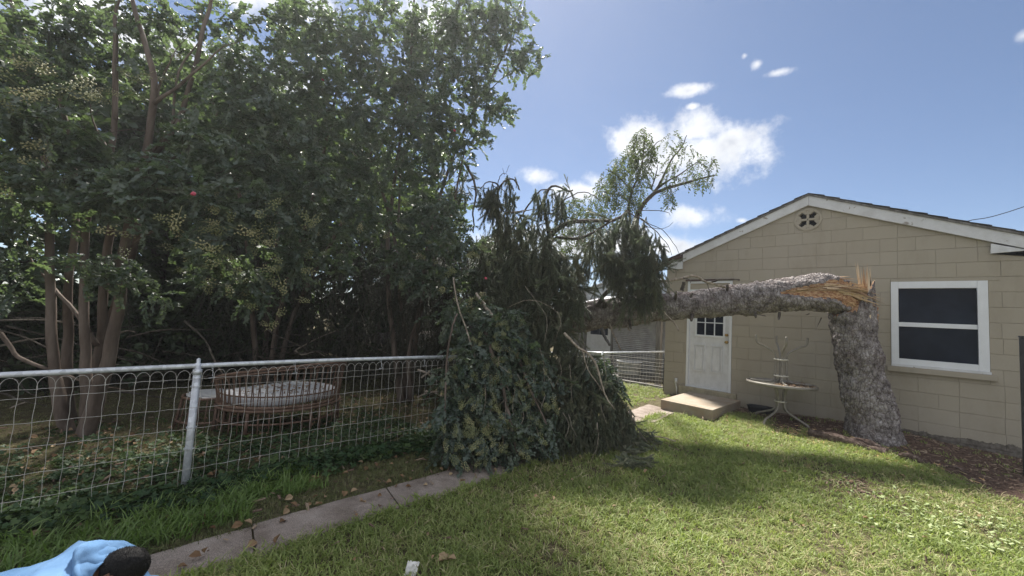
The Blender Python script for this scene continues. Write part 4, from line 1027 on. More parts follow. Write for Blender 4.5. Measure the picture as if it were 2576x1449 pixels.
for k, zw in enumerate(ZW):
    P = [(FX + .034, y, zw + .006 * math.sin(y * 2.3 + k) + .0025 * math.sin(y * 36) + .004 * mnoise.noise(Vector((y * 3, k, 0))) + .02 * sstep(0, 4, y) * (1 if k == 6 else 0)) for y in np.arange(-2.9, 4.2, .045)]
    mb = MB(); mb.tube(P, .0016, 4); mb.build('line_wire', wire_mat, fence)
dY = .0868; nV = 82
for k in range(nV):
    y = -2.88 + dY * k
    w = random.uniform(-.004, .004); P = []
    zs = np.linspace(-.03, .985, 30)
    for z in zs:
        P.append((FX + .030 + .002 * math.sin(z * 40 + k), y + w + .0028 * math.sin(z * 31 + k * 1.3) + .003 * mnoise.noise(Vector((k, z * 8, 0))), z))
    # looped over to the wire after next, forming the scalloped top
    for t in np.linspace(0.05, 1, 10):
        P.append((FX + .029 + .004 * t, y + dY * 1.0 * (1 - math.cos(t * math.pi)) * .5 * 1.0 + w, .985 + .062 * math.sin(t * math.pi)))
    P.append((FX + .034, y + dY + .002, .955))
    mb = MB(); mb.tube(P, .0016, 4); mb.build('stay_wire', wire_mat, fence)
for zz in (.90, .543, .359, .03):
    mb = MB(); P = [(FX + .034 + .0 * t, .56 + .05 * math.cos(t) * 1.0, zz + .004 * math.sin(3 * t)) for t in np.linspace(0, 3.14, 9)]
    P = [(FX + .036 * math.sin(t) + .002, .56 + .036 * math.cos(t), zz + .004 * math.sin(4 * t)) for t in np.linspace(-.6, 3.7, 14)]
    mb.tube(P, .003, 5); mb.build('wire_tie', galv_mat, fence)
for yy in (-.98, .66, 1.35, 2.3, 2.9):
    mb = MB(); P = [(FX + .026 * math.cos(t), yy + .006 * t / 6, ZR + .026 * math.sin(t)) for t in np.linspace(0, 7.5, 16)] + [(FX + .03, yy + .01, ZR - .09), (FX + .035, yy + .03, ZR - .1), (FX + .03, yy - .02, ZR - .105)]
    mb.tube(P, .0022, 4); mb.build('wire_tie', galv_mat, fence)

# ------------------------------------------------------------------ crape myrtles
def myrtle_stems(tree, stems, d, name='trunk'):
    out = []
    for L, r0, r1, dd in stems:
        P = [dep(a, b, d + dd + (0 if len(q) == 0 else q[0])) for (a, b, *q) in L]; e_ = P[-1] - P[-2]; e_ = e_ / np.linalg.norm(e_); P += [P[-1] + e_ * .5, P[-1] + e_ * .9 + np.array((.05, .1, .05))] if name == 'trunk' else []
        S = spline(P, 5); n = len(S); rad = [(r0 + (r1 * .6 - r0) * (i / (n - 1)) ** .6) * min(1, (n - i) / 9) for i in range(n)]
        S = S + np.array([[mnoise.noise(Vector((i * .35, j * 5.3 + r0 * 90, dd))) * .02 for j in range(3)] for i in range(n)])
        mb = MB(); mb.tube(S, rad, 12, jit=.05); mb.build(name, myrtle_mat, tree, smooth=True); out.append(S)
    return out
t1 = empty('crape_myrtle', dep(205, 1100, 4.8)); tag(t1, 'multi-stemmed crape myrtle behind the left part of the wire fence', 'tree', 'crape myrtles behind the fence')
myrtle_stems(t1, [([(172, 1118), (150, 1000), (135, 920), (128, 730), (118, 480), (95, 250), (40, 40)], 0.086, 0.021, .0),
                  ([(185, 1115), (172, 980), (172, 860), (170, 720), (190, 560), (185, 400), (150, 250)], 0.079, 0.021, .25),
                  ([(215, 1120), (222, 1000), (215, 900), (212, 760), (215, 560), (280, 380), (290, 120)], 0.079, 0.023, -.1),
                  ([(208, 1125), (240, 1010), (272, 900), (300, 760), (318, 600), (370, 370), (385, 200), (350, 60)], 0.099, 0.021, -.15),
                  ([(225, 1115), (240, 1000), (255, 860), (262, 700), (300, 500), (430, 340), (480, 200), (520, 40)], 0.079, 0.019, .2),
                  ([(225, 960), (300, 740), (345, 590), (345, 500), (460, 380)], 0.059, 0.021, .35),
                  ([(-60, 780), (0, 838), (50, 900), (130, 930)], 0.030, 0.025, .0),
                  ([(245, 870), (200, 800), (150, 740)], 0.030, 0.021, .05), ([(285, 660), (350, 600), (430, 560), (520, 540)], 0.020, 0.008, -.1)], 4.8)
myrtle_stems(t1, [([(370, 370), (400, 220), (440, 130), (500, 60)], 0.023, 0.008, .1), ([(385, 260), (470, 200), (560, 120), (650, 90)], 0.026, 0.008, -.2), ([(100, 300), (60, 150), (10, 20)], 0.033, 0.013, .2),
                  ([(290, 300), (285, 180), (290, 60), (280, -40)], 0.023, 0.008, -.2), ([(430, 340), (450, 180), (510, 80), (490, -20)], 0.020, 0.008, .2), ([(280, 400), (230, 280), (240, 150)], 0.020, 0.008, .3),
                  ([(150, 420), (210, 360), (300, 330), (420, 330)], 0.020, 0.005, -.4), ([(330, 480), (420, 470), (540, 440), (620, 400)], 0.020, 0.005, -.3), ([(360, 420), (460, 280), (600, 240)], 0.020, 0.006, .1)], 4.8, 'limb')
t2 = empty('crape_myrtle', dep(1020, 1008, 7.3)); tag(t2, 'multi-stemmed crape myrtle between the wicker sofa and the heap of boughs', 'tree', 'crape myrtles behind the fence')
myrtle_stems(t2, [([(1008, 1018), (1002, 940), (990, 860), (980, 770), (975, 620), (1000, 400), (1030, 180), (1040, 20)], 0.079, 0.013, .0),
                  ([(1018, 1018), (1020, 920), (1018, 830), (1008, 760), (985, 560), (930, 380), (900, 200)], 0.073, 0.013, .2),
                  ([(1030, 1015), (1038, 920), (1048, 840), (1058, 780), (1072, 640), (1110, 480), (1180, 300), (1260, 150), (1300, 40)], 0.073, 0.008, .1),
                  ([(1035, 1010), (1028, 900), (1050, 800), (1075, 700), (1130, 560), (1160, 420)], 0.053, 0.008, -.2),
                  ([(1000, 600), (1010, 420), (1060, 260), (1100, 80)], 0.026, 0.008, .1)], 7.3)
myrtle_stems(t2, [([(1110, 480), (1170, 400), (1240, 300), (1285, 270)], 0.013, 0.003, .1), ([(1180, 300), (1260, 200), (1340, 150), (1368, 150)], 0.013, 0.003, .0), ([(1060, 560), (1120, 600), (1180, 650)], 0.013, 0.004, -.4), ([(960, 450), (860, 360), (780, 300)], 0.020, 0.004, -.2), ([(985, 560), (900, 560), (800, 600)], 0.017, 0.004, -.5), ([(1260, 150), (1290, 60), (1240, 10)], 0.010, 0.003, 0)], 7.3, 'limb')
t3 = empty('crape_myrtle', (-9.3, 2.3, 0)); tag(t3, 'crape myrtle filling the back row behind the wicker sofa', 'tree', 'crape myrtles behind the fence')
for k in range(4):
    a = k * 1.6; S = spline([(-9.3 + .15 * math.cos(a), 2.3 + .15 * math.sin(a), -.1), (-9.3 + .4 * math.cos(a), 2.3 + .4 * math.sin(a), 1.5), (-8.5 + .9 * math.cos(a), 2.3 + .9 * math.sin(a), 3.4), (-8.4 + 1.7 * math.cos(a), 2.3 + 1.7 * math.sin(a), 5.6)], 5)
    mb = MB(); mb.tube(S, [.06 * (1 - .7 * i / (len(S) - 1)) for i in range(len(S))], 10, jit=.05); mb.build('trunk', myrtle_mat, t3, smooth=True)

def blobs_to_points(bl, per):
    out = []
    for (px, py, d, rpx) in bl:
        c = dep(px, py, d); r = rpx / F * d; n = int(per * (r / .5) ** 2)
        q = rng.normal(size=(n, 3)); q /= np.linalg.norm(q, axis=1)[:, None]
        q *= (rng.uniform(.15, 1, n) ** .45)[:, None] * r
        q[:, 2] *= .8
        lump = 1 + .35 * np.array([mnoise.noise(Vector(v) * 2.5 + Vector(c)) for v in q])
        out.append(c + q * lump[:, None])
    return np.vstack(out)
def foliage(tree, bl, per, protos, s0, s1, name='foliage', tilt=.55):
    pts = blobs_to_points(bl, per); n = len(pts)
    pts = pts[pts[:, 2] > .25]; n = len(pts)
    rots = np.stack([rng.normal(-.25, tilt, n), rng.normal(0, tilt, n), rng.uniform(0, 6.28, n)], 1)
    return scatter(name, protos, pts, rots, rng.uniform(s0 * .75, s1 * 1.12, n), tree)
def gap(x, y):
    for (a, b, ra, rb) in ((430, 110, 95, 60), (560, 70, 60, 40), (250, 110, 50, 50), (220, 800, 130, 130), (150, 620, 70, 70), (410, 270, 75, 85), (330, 40, 60, 30), (640, 60, 50, 40)):
        if ((x - a) / ra) ** 2 + ((y - b) / rb) ** 2 < 1: return True
    return False
b1 = [(240, 60, 5.0, 48), (330, 30, 5.0, 42), (430, 60, 5.2, 42), (180, 130, 4.9, 45), (420, 140, 5.0, 34), (350, 160, 4.7, 30), (300, 60, 4.6, 32), (480, 140, 5.4, 40), (300, 130, 5.2, 42), (400, 200, 5.3, 38), (480, 230, 5.2, 40), (360, 90, 5.4, 35), (520, 60, 5.3, 40), (600, 40, 5.4, 45), (250, 160, 5.1, 30), (60, 160, 4.3, 90), (40, 300, 4.0, 95), (140, 330, 4.1, 85), (60, 430, 4.1, 85), (180, 440, 4.1, 80), (110, 520, 4.2, 70), (250, 480, 4.1, 75), (330, 480, 4.0, 70), (240, 380, 4.2, 60),
      (400, 440, 4.0, 65), (470, 480, 4.0, 70), (380, 540, 4.1, 60), (520, 540, 4.2, 70), (600, 490, 4.4, 70), (560, 600, 4.3, 55), (660, 560, 4.6, 60), (480, 580, 4.2, 45), (260, 690, 4.3, 45), (330, 700, 4.35, 50), (400, 750, 4.4, 32), (200, 660, 4.4, 35), (250, 650, 4.4, 30),
      (30, 560, 4.5, 60), (60, 650, 4.6, 50), (20, 720, 4.7, 45), (520, 400, 4.5, 80), (620, 400, 4.8, 80), (560, 300, 4.9, 80), (650, 280, 5.1, 80), (20, 60, 4.6, 80), (130, 60, 4.8, 60), (620, 170, 5.0, 60), (560, 190, 5.0, 45), (180, 220, 4.8, 50), (310, 230, 5.0, 40), (500, 690, 4.9, 40), (600, 690, 4.9, 60), (640, 760, 5.1, 40), (560, 650, 4.6, 50),
      (210, 20, 5.0, 40), (380, 20, 5.1, 40), (700, 640, 5.2, 60), (680, 700, 5.2, 45), (480, 330, 4.8, 50), (-60, 250, 4.4, 120), (-60, 500, 4.4, 120)]
foliage(t1, b1, 118, tw_myrtle, .68, 1.05)
b2 = [(1290, 60, 7.2, 55), (1335, 130, 7.2, 34), (1355, 165, 7.2, 16), (1300, 160, 7.2, 35), (1250, 120, 7.3, 55), (1180, 60, 7.2, 80), (1255, 275, 7.1, 38), (1285, 285, 7.1, 18), (1210, 240, 7.2, 50), (1170, 170, 7.1, 70), (1225, 345, 7.1, 22), (1190, 350, 7.1, 36), (1140, 300, 7.0, 65), (1140, 390, 7.0, 50),
      (1090, 80, 7.2, 85), (1080, 200, 7.0, 85), (1060, 320, 7.0, 75), (1050, 420, 7.0, 60), (960, 60, 7.0, 85), (960, 190, 6.8, 90), (960, 320, 6.6, 80), (940, 430, 6.5, 75), (860, 120, 6.6, 95), (850, 250, 6.2, 90), (840, 370, 6.0, 85), (830, 480, 5.8, 75), (760, 60, 6.2, 85), (740, 170, 5.8, 85), (740, 290, 5.6, 85), (740, 400, 5.4, 80), (720, 500, 5.2, 75), (900, 540, 6.0, 65), (800, 580, 5.6, 60), (760, 660, 5.7, 50), (850, 650, 6.0, 50),
      (1090, 540, 6.2, 60), (1140, 600, 6.1, 60), (1060, 620, 6.2, 60), (1160, 690, 6.0, 50), (1090, 700, 6.1, 60), (1030, 690, 6.3, 50), (1180, 780, 5.9, 40), (1130, 780, 6.0, 45), (1190, 620, 6.1, 30), (1020, 560, 6.4, 50), (980, 640, 6.5, 45), (1130, 510, 6.3, 35), (1240, 20, 7.3, 40)]
foliage(t2, b2, 112, tw_myrtle, .68, 1.02)
b3 = [(random.uniform(560, 1100), random.uniform(60, 620), random.uniform(8.2, 9.5), random.uniform(50, 85)) for _ in range(30)]
foliage(t3, b3, 26, tw_far, .7, 1.1)
# seed clusters and a few last flowers
def cl_pts(regs):
    o = []
    for (x, y, d, r, n) in regs: o += [dep(x + random.gauss(0, r * 1.5), y + random.gauss(0, r), d + random.uniform(-.15, .45)) for _ in range(int(n * .75))]
    return np.array(o)
p = cl_pts([(70, 220, 3.55, 50, 22), (150, 230, 3.6, 30, 8), (350, 190, 4.4, 30, 10), (60, 400, 3.6, 40, 8), (500, 560, 3.75, 50, 18), (640, 560, 4.1, 50, 18), (620, 640, 4.2, 50, 14), (720, 540, 4.8, 40, 12), (320, 600, 3.9, 30, 5), (560, 690, 4.5, 50, 12), (700, 720, 4.9, 40, 10), (660, 780, 4.9, 40, 8), (270, 235, 4.3, 20, 5)])
scatter('seed_clusters', tw_berry, p, np.stack([rng.normal(0, .9, len(p)), rng.normal(0, .9, len(p)), rng.uniform(0, 6.28, len(p))], 1), rng.uniform(.8, 1.2, len(p)), t1)
p = cl_pts([(1150, 660, 5.55, 40, 14), (1190, 760, 5.5, 25, 14), (1050, 590, 5.7, 40, 8), (1180, 860, 5.2, 20, 8), (840, 600, 5.3, 50, 10)])
scatter('seed_clusters', tw_berry, p, np.stack([rng.normal(0, .9, len(p)), rng.normal(0, .9, len(p)), rng.uniform(0, 6.28, len(p))], 1), rng.uniform(.7, 1.1, len(p)), t2)
fl = bmesh.new(); bmesh.ops.create_icosphere(fl, subdivisions=2, radius=.019)
for v in fl.verts: v.co *= 1 + .5 * mnoise.noise(v.co * 60)
fme = bpy.data.meshes.new('flower'); fl.to_mesh(fme); fl.free(); fme.materials.append(flower_mat)
for (x, y, d, tr_) in ((486, 487, 3.55, t1), (1143, 328, 6.35, t2), (812, 200, 5.9, t2), (1222, 700, 5.6, t2)):
    o = link('flower', fme, None, tr_, None); o.matrix_parent_inverse = Matrix.Translation(-tr_.location); o.location = [float(v) for v in dep(x, y, d)]

# ------------------------------------------------------------------ trees further back
def back_tree(label, x, y, h, r, n, z0, name='evergreen_tree', protos=None, grp='dark trees behind the crape myrtles', sc=(1.1, 1.9)):
    t = empty(name, (x, y, 0)); tag(t, label, 'tree', grp)
    mb = MB(); mb.tube(spline([(x, y, -.1), (x + .1, y, h * .3), (x - .1, y + .1, h * .65), (x, y, h * .95)], 5), [.2 * (1 - .85 * i / 15) for i in range(16)], 10, jit=.08); mb.build('trunk', branch_mat, t, smooth=True)
    nb_ = 26; c = []
    for k in range(nb_):
        a = random.uniform(0, 6.283); zz = z0 + (h - z0) * random.random(); q = r * (1 - .55 * (zz - z0) / (h - z0)) * random.uniform(.3, .95)
        c.append((x + q * math.cos(a), y + q * math.sin(a), zz, r * random.uniform(.3, .5)))
        mb = MB(); mb.tube(spline([(x, y, max(zz - .6, .3)), (x + q * .5 * math.cos(a), y + q * .5 * math.sin(a), zz - .1), (x + q * math.cos(a), y + q * math.sin(a), zz)], 3), [.05 - .006 * i for i in range(7)], 6); mb.build('limb', branch_mat, t)
    P = []
    for (a, b, z, rr) in c:
        m_ = int(n / nb_); q = rng.normal(size=(m_, 3)); q /= np.linalg.norm(q, axis=1)[:, None]; q *= (rng.uniform(.2, 1, m_) ** .5)[:, None] * rr; P.append(np.array((a, b, z)) + q)
    P = np.vstack(P); P = P[P[:, 2] > .2]; m_ = len(P)
    scatter('crown', protos or tw_far, P, np.stack([rng.normal(0, .6, m_), rng.normal(0, .6, m_), rng.uniform(0, 6.28, m_)], 1), rng.uniform(*sc, m_), t)
back_tree('tall dark broadleaf tree at the far left behind the fence', -11.5, -2.6, 7.0, 2.8, 1500, .3)
back_tree('dark broadleaf tree rising behind the leftmost crape myrtle', -12.5, .6, 6.6, 2.6, 1500, .3)
back_tree('dark bushy tree behind the wicker sofa', -12.0, 3.6, 6.8, 2.6, 1500, .2)
back_tree('dark tree behind the second crape myrtle', -11.2, 6.4, 5.2, 2.2, 1300, .2)
back_tree('rounded green tree behind the drooping spruce boughs', -10.2, 9.6, 3.6, 1.7, 700, .2)
back_tree('wide dark tree in the back row left of the middle', -16.5, 2.0, 9.0, 3.5, 1300, .3, sc=(1.5, 2.4))
back_tree('wide dark tree at the back edge on the left', -15.5, -5.5, 9.5, 3.5, 1300, .3, sc=(1.5, 2.4))
# low hedge mass under the trees
P = np.stack([rng.uniform(-14, -9.3, 2600), rng.uniform(-6, 9, 2600), rng.uniform(.1, 2.0, 2600) ** 1.0], 1)
P[:, 0] -= .6 * P[:, 2] * rng.uniform(0, 1, 2600)
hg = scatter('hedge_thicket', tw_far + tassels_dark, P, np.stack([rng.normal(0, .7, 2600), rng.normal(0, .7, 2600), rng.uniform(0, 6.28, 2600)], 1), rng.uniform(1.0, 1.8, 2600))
tag(hg, 'dark thicket of shrubs and dead boughs closing the yard under the trees', 'thicket', kind='stuff')
# brushwood on the neighbour's ground
brush = empty('brushwood_heap', (-8, 1, 0)); tag(brush, 'tangle of broken grey branches lying behind the crape myrtles and sofa', 'branches')
for k in range(70):
    x = random.uniform(-10.0, -7.6); y = random.uniform(-2.4, 6.5); z = random.uniform(.05, 1.3); L = random.uniform(.5, 1.8); a = random.uniform(-.5, .5) + (1.57 if random.random() < .75 else 0)
    p0 = np.array((x, y, z)); d = np.array((math.cos(a), math.sin(a), random.uniform(-.35, .35)))
    q = [p0 + d * L * t + np.array((0, 0, -.15 * L * t * t)) + np.array([random.uniform(-.05, .05) for _ in range(3)]) for t in (0, .33, .66, 1)]
    q = [np.array((v[0], v[1], max(v[2], .03))) for v in q]
    mb = MB(); mb.tube(spline(q, 3), [random.uniform(.008, .022) * (1 - .07 * i) for i in range(10)], 5); mb.build('branch', pale_branch_mat if random.random() < .2 else branch_mat, brush)
for (x0, y0, x1, y1, d) in ((0, 806, 190, 812, 6), (0, 870, 130, 850, 6), (745, 880, 850, 830, 8), (300, 838, 340, 835, 7), (0, 1060, 120, 1040, 5.6), (0, 1090, 110, 1070, 5.6), (0, 1045, 70, 1010, 5.6), (1050, 930, 1100, 960, 6.2), (1060, 950, 1110, 925, 6), (1070, 985, 1115, 1000, 6), (1050, 1000, 1110, 985, 6)):
    mb = MB(); A_, B2 = dep(x0, y0, d), dep(x1, y1, d); mb.tube(spline([A_, (A_ + B2) / 2 + np.array((0, 0, .03)), B2], 4), [.016] * 4 + [.011] * 5, 6, jit=.1); mb.build('branch', pale_branch_mat, brush)

# young broadleaf tree standing behind the spruce boughs
yt = empty('young_tree', (*dep(1600, 900, 8.4)[:2], .2)); tag(yt, 'upright leafy young tree rising above the drooping spruce boughs against the cloud', 'tree')
def z6(x, y): return (1022 + .3527 * x, 255.6 + .3527 * y)
for L, r0, r1 in (([(1640, 1500), (1640, 1000), (1650, 810), (1740, 680), (1850, 620), (2100, 550), (2210, 525)], .07, .01), ([(1740, 690), (1800, 600), (1850, 500), (1900, 400), (1960, 330), (2000, 240)], .03, .006), ([(1745, 670), (1830, 590), (1950, 520), (2090, 420)], .025, .006),
                  ([(1600, 1000), (1590, 750), (1610, 650), (1680, 450), (1700, 250)], .035, .006), ([(1610, 650), (1540, 560), (1460, 500), (1420, 480)], .02, .005), ([(1600, 720), (1500, 660), (1400, 640)], .018, .005), ([(1750, 620), (1780, 520), (1795, 450)], .014, .005), ([(1660, 500), (1620, 380), (1650, 230)], .014, .005), ([(2000, 570), (2060, 600), (2110, 650)], .008, .003), ([(1700, 400), (1780, 300), (1830, 270)], .012, .004)):
    branch([z6(*q) for q in L], 7.9, 7.3, r0, r1, yt, branch_mat, 'trunk' if r0 > .06 else 'limb')
q1 = [z6(*v) for v in ((1350, 620), (1400, 500), (1500, 420), (1570, 300), (1620, 210), (1700, 180), (1790, 320), (1740, 450), (1720, 560), (1640, 760), (1480, 740), (1380, 700))]
q2 = [z6(*v) for v in ((1840, 240), (1900, 190), (1960, 260), (2020, 260), (2080, 360), (2200, 400), (2200, 560), (2050, 600), (1950, 640), (1850, 760), (1760, 700), (1850, 520))]
q3 = [z6(*v) for v in ((1120, 700), (1300, 650), (1500, 800), (1350, 1000), (1100, 1100), (1050, 900))]
pts = np.array(in_region(q1, 330, lambda x, y: 7.3, .8) + in_region(q2, 105, lambda x, y: 7.2, .5) + in_region(q3, 260, lambda x, y: 7.6, 1.2)); n = len(pts)
scatter('foliage', tw_sap, pts, np.stack([rng.normal(-.8, .5, n), rng.normal(0, .4, n), rng.uniform(0, 6.28, n)], 1), rng.uniform(.55, .95, n), yt)

# ------------------------------------------------------------------ rattan sofa and side table
sofa = empty('rattan_sofa', (-6.1, 1.68, 0)); tag(sofa, 'curved brown rattan loveseat with white cushion seen from behind through the fence', 'sofa')
SC = np.array((-6.28, 1.76))
def arc(t, a=.68, b=.76): return np.array((SC[0] + a * math.cos(t), SC[1] + b * math.sin(t)))
T0, T1 = -1.75, 1.75
def ring(z, a, b, r, name, t0=T0, t1=T1, zf=None):
    P = [(*arc(t, a, b), (zf(t) if zf else z)) for t in np.linspace(t0, t1, 28)]
    mb = MB(); mb.tube(P, r, 8); mb.build(name, rattan_mat, sofa, smooth=True)
topz = lambda t: .63 + .27 * max(0, math.cos(t * .72 - .25)) 
ring(0, .72, .80, .018, 'back_rail', zf=topz)
ring(0, .735, .815, .012, 'back_rail', zf=lambda t: topz(t) - .035)
ring(.50, .665, .745, .010, 'mid_rail'); ring(.36, .66, .74, .02, 'seat_rail', 0, 2 * math.pi); ring(.325, .68, .76, .018, 'seat_rail', 0, 2 * math.pi); ring(.16, .66, .74, .013, 'lower_rail', -1.9, 1.9)
for k in range(34):
    t = T0 + (T1 - T0) * k / 33
    z1 = topz(t)
    for sft in (-.025, .025):
        P = [(*arc(t + sft, .665, .745), .35), (*arc(t + sft * .3, .685, .765), (.35 + z1) / 2), (*arc(t - sft, .72, .80), z1)]
        mb = MB(); mb.tube(spline(P, 4), .0065, 6); mb.build('spindle', rattan_mat, sofa, smooth=True)
for k in range(24):
    t = -1.9 + 3.8 * k / 23; mb = MB(); P = [(*arc(t, .665, .745), .33), (*arc(t + .02, .68, .76), .02)]; mb.tube(P, .0075, 6); mb.build('spindle', rattan_mat, sofa, smooth=True)
for t in (-1.7, -.75, .25, .42, 1.3, 2.2, 3.1, 4.0):
    mb = MB(); mb.tube([(*arc(t, .655, .735), .34), (*arc(t, .68, .76), -.01)], .02, 8); mb.build('leg', rattan_mat, sofa, smooth=True)
# cushion: rounded half-oval
bm = bmesh.new(); rows_ = []
for (z, s) in ((.372, .90), (.376, .965), (.40, .995), (.445, .995), (.475, .97), (.49, .92), (.493, .5)):
    r_i = []
    for k in range(48):
        t = 2 * math.pi * k / 48; c, s2 = math.cos(t), math.sin(t)
        x = SC[0] + .61 * s * (c if c > 0 else c * .75); y = SC[1] + .71 * s * s2
        r_i.append(bm.verts.new((x, y, z + .01 * math.sin(3 * t) + .008 * mnoise.noise(Vector((x * 5, y * 5, z * 9))))))
    rows_.append(r_i)
for a, b in zip(rows_[:-1], rows_[1:]):
    for k in range(48): bm.faces.new((a[k], a[(k + 1) % 48], b[(k + 1) % 48], b[k]))
bm.faces.new(rows_[-1]); bm.faces.new(rows_[0][::-1])
me = bpy.data.meshes.new('cushion'); bm.to_mesh(me); bm.free(); me.polygons.foreach_set('use_smooth', [True] * len(me.polygons)); me.materials.append(cushion_mat); link('cushion', me, None, sofa)
n = 130; tt = rng.uniform(0, 6.28, n); rr = np.sqrt(rng.uniform(0, .8, n)); P = np.stack([SC[0] + .6 * rr * np.cos(tt) * np.where(np.cos(tt) > 0, 1, .75), SC[1] + .68 * rr * np.sin(tt), np.full(n, .50)], 1)
lt = scatter('leaf_litter', dry_leaves + chips, P, np.stack([rng.normal(0, .2, n), rng.normal(0, .2, n), rng.uniform(0, 6.28, n)], 1), rng.uniform(.4, .8, n)); tag(lt, 'dead leaves and twigs scattered on the white sofa cushion', 'leaf litter', kind='stuff')
# side table
stl = empty('rattan_side_table', (-6.75, .98, 0)); tag(stl, 'low rattan side table with slatted top at the left end of the sofa', 'side table')
cx, cy = -6.72, 1.02
for k in range(7):
    mb = MB(); xx = cx - .27 + .09 * k; hw = .28 * math.sqrt(max(0, 1 - ((xx - cx) / .32) ** 2)); mb.box((xx - .014, cy - hw, .40), (xx + .014, cy + hw, .415)); mb.build('slat', white_old, stl)
for z, rr in ((.39, .32), (.10, .36)):
    mb = MB(); mb.tube([(cx + rr * math.cos(t), cy + rr * math.sin(t), z) for t in np.linspace(0, 6.283, 26)], .015, 7, cap=False); mb.build('ring', rattan_mat, stl, smooth=True)
for k in range(22):
    t = 2 * math.pi * k / 22; mb = MB(); mb.tube([(cx + .32 * math.cos(t), cy + .32 * math.sin(t), .39), (cx + .38 * math.cos(t), cy + .38 * math.sin(t), 0)], .007 if k % 5 else .016, 6); mb.build('spindle' if k % 5 else 'leg', rattan_mat, stl, smooth=True)

# ------------------------------------------------------------------ patio table with an upturned table frame on it
TC = np.array((-1.53, 7.7)); TZ = .848
def legbar(pts, name, parent, r=.016, mat=None):
    mb = MB(); mb.tube(spline(pts, 6), r, 10); return mb.build(name, mat or table_mat, parent, smooth=True)
def rimring(c, z, rad, r, name, parent, mat):
    mb = MB(); n = 56; P = [(c[0] + rad * math.cos(t), c[1] + rad * math.sin(t), z) for t in np.linspace(0, 2 * math.pi, n + 1)]
    mb.tube(P, r, 8, cap=False); return mb.build(name, mat, parent, smooth=True)
tb = empty('patio_table', (TC[0], TC[1], .22)); tag(tb, 'round beige metal patio table with glass top standing against the block wall', 'table')
TR_ = .47
mb = MB(); prof = [(TR_ - .012, TZ - .03), (TR_ + .010, TZ - .032), (TR_ + .016, TZ - .012), (TR_ + .012, TZ + .012), (TR_ - .004, TZ + .014), (TR_ - .010, TZ - .004)]
n = 64; v = [(TC[0] + r0 * math.cos(2 * math.pi * k / n), TC[1] + r0 * math.sin(2 * math.pi * k / n), z) for k in range(n) for (r0, z) in prof]
f = [(k * 6 + j, ((k + 1) % n) * 6 + j, ((k + 1) % n) * 6 + (j + 1) % 6, k * 6 + (j + 1) % 6) for k in range(n) for j in range(6)]
mb.add(v, f); mb.build('rim', table_mat, tb, smooth=True)
mb = MB(); v = [(TC[0] + (TR_ - .013) * math.cos(2 * math.pi * k / n), TC[1] + (TR_ - .013) * math.sin(2 * math.pi * k / n), z) for z in (TZ - .012, TZ - .004) for k in range(n)]
mb.add(v, [tuple(range(n - 1, -1, -1)), tuple(range(n, 2 * n))] + [(k, (k + 1) % n, (k + 1) % n + n, k + n) for k in range(n)]); mb.build('glass_top', table_glass, tb)
for k in range(4):
    a = R(-20 + 90 * k); c, s = math.cos(a), math.sin(a)
    def Q(r, z): return (TC[0] + r * c, TC[1] + r * s, z)
    gzz = float(ground(TC[0] + .42 * c, TC[1] + .42 * s))
    legbar([Q(.42, TZ - .02), Q(.20, TZ - .03), Q(.10, TZ - .08), Q(.065, TZ - .2), Q(.06, .53), Q(.10, .42), Q(.26, .34), Q(.38, .29), Q(.42, gzz)], 'leg', tb)
for z in (.56,): 
    rimring(TC, z, .082, .011, 'ring', tb, ring_mat)
ub = empty('upturned_table_frame', (TC[0], TC[1], TZ)); tag(ub, 'upturned table frame, its four curved legs in the air, lying on the round patio table', 'table frame')
for k in range(4):
    a = R(22 + 90 * k); c, s = math.cos(a), math.sin(a)
    legbar([Q(.42, TZ + .014), Q(.20, TZ + .016), Q(.11, TZ + .04), Q(.08, TZ + .12), Q(.075, 1.22), Q(.10, 1.33), Q(.24, 1.43), Q(.335, 1.48), Q(.355, 1.60)], 'leg', ub, .0155)
for z in (.965, 1.225): rimring(TC, z, .092, .011, 'ring', ub, ring_mat)
n = 170; a = rng.uniform(-1.6, 1.2, n); r0 = .42 * np.sqrt(rng.uniform(0, 1, n)); P = np.stack([TC[0] + r0 * np.cos(a), TC[1] + r0 * np.sin(a), np.full(n, TZ + .0)], 1)
db = scatter('bark_debris', chips + dry_leaves, P, np.stack([rng.normal(0, .15, n), rng.normal(0, .15, n), rng.uniform(0, 6.28, n)], 1), rng.uniform(.5, 1.3, n)); tag(db, 'bark flakes and dead leaves littering the glass table top', 'bark debris', kind='stuff')
# black tray
ty = empty('black_tray', (-1.93, 8.2, .22)); tag(ty, 'shallow black plastic tray on the mulch beside the table feet', 'tray')
mb = MB(); c = (-1.93, 8.22); zb = float(ground(*c)) + .0
P1 = [(c[0] + math.cos(t) * .17 * (1 + .12 * abs(math.sin(2 * t))), c[1] + math.sin(t) * .12 * (1 + .12 * abs(math.sin(2 * t)))) for t in np.linspace(0, 2 * math.pi, 25)[:-1]]
rw = [(1, .0), (1.18, .10), (1.24, .105), (1.24, .112), (1.15, .108), (.95, .012)]
v = [(c[0] + (x - c[0]) * s, c[1] + (y - c[1]) * s, zb + z) for (s, z) in rw for (x, y) in P1]
f = [(j * 24 + k, j * 24 + (k + 1) % 24, (j + 1) * 24 + (k + 1) % 24, (j + 1) * 24 + k) for j in range(5) for k in range(24)] + [tuple(range(23, -1, -1)), tuple(5 * 24 + k for k in range(24))]
mb.add(v, f); mb.build('tray_body', black_mat, ty, smooth=False)

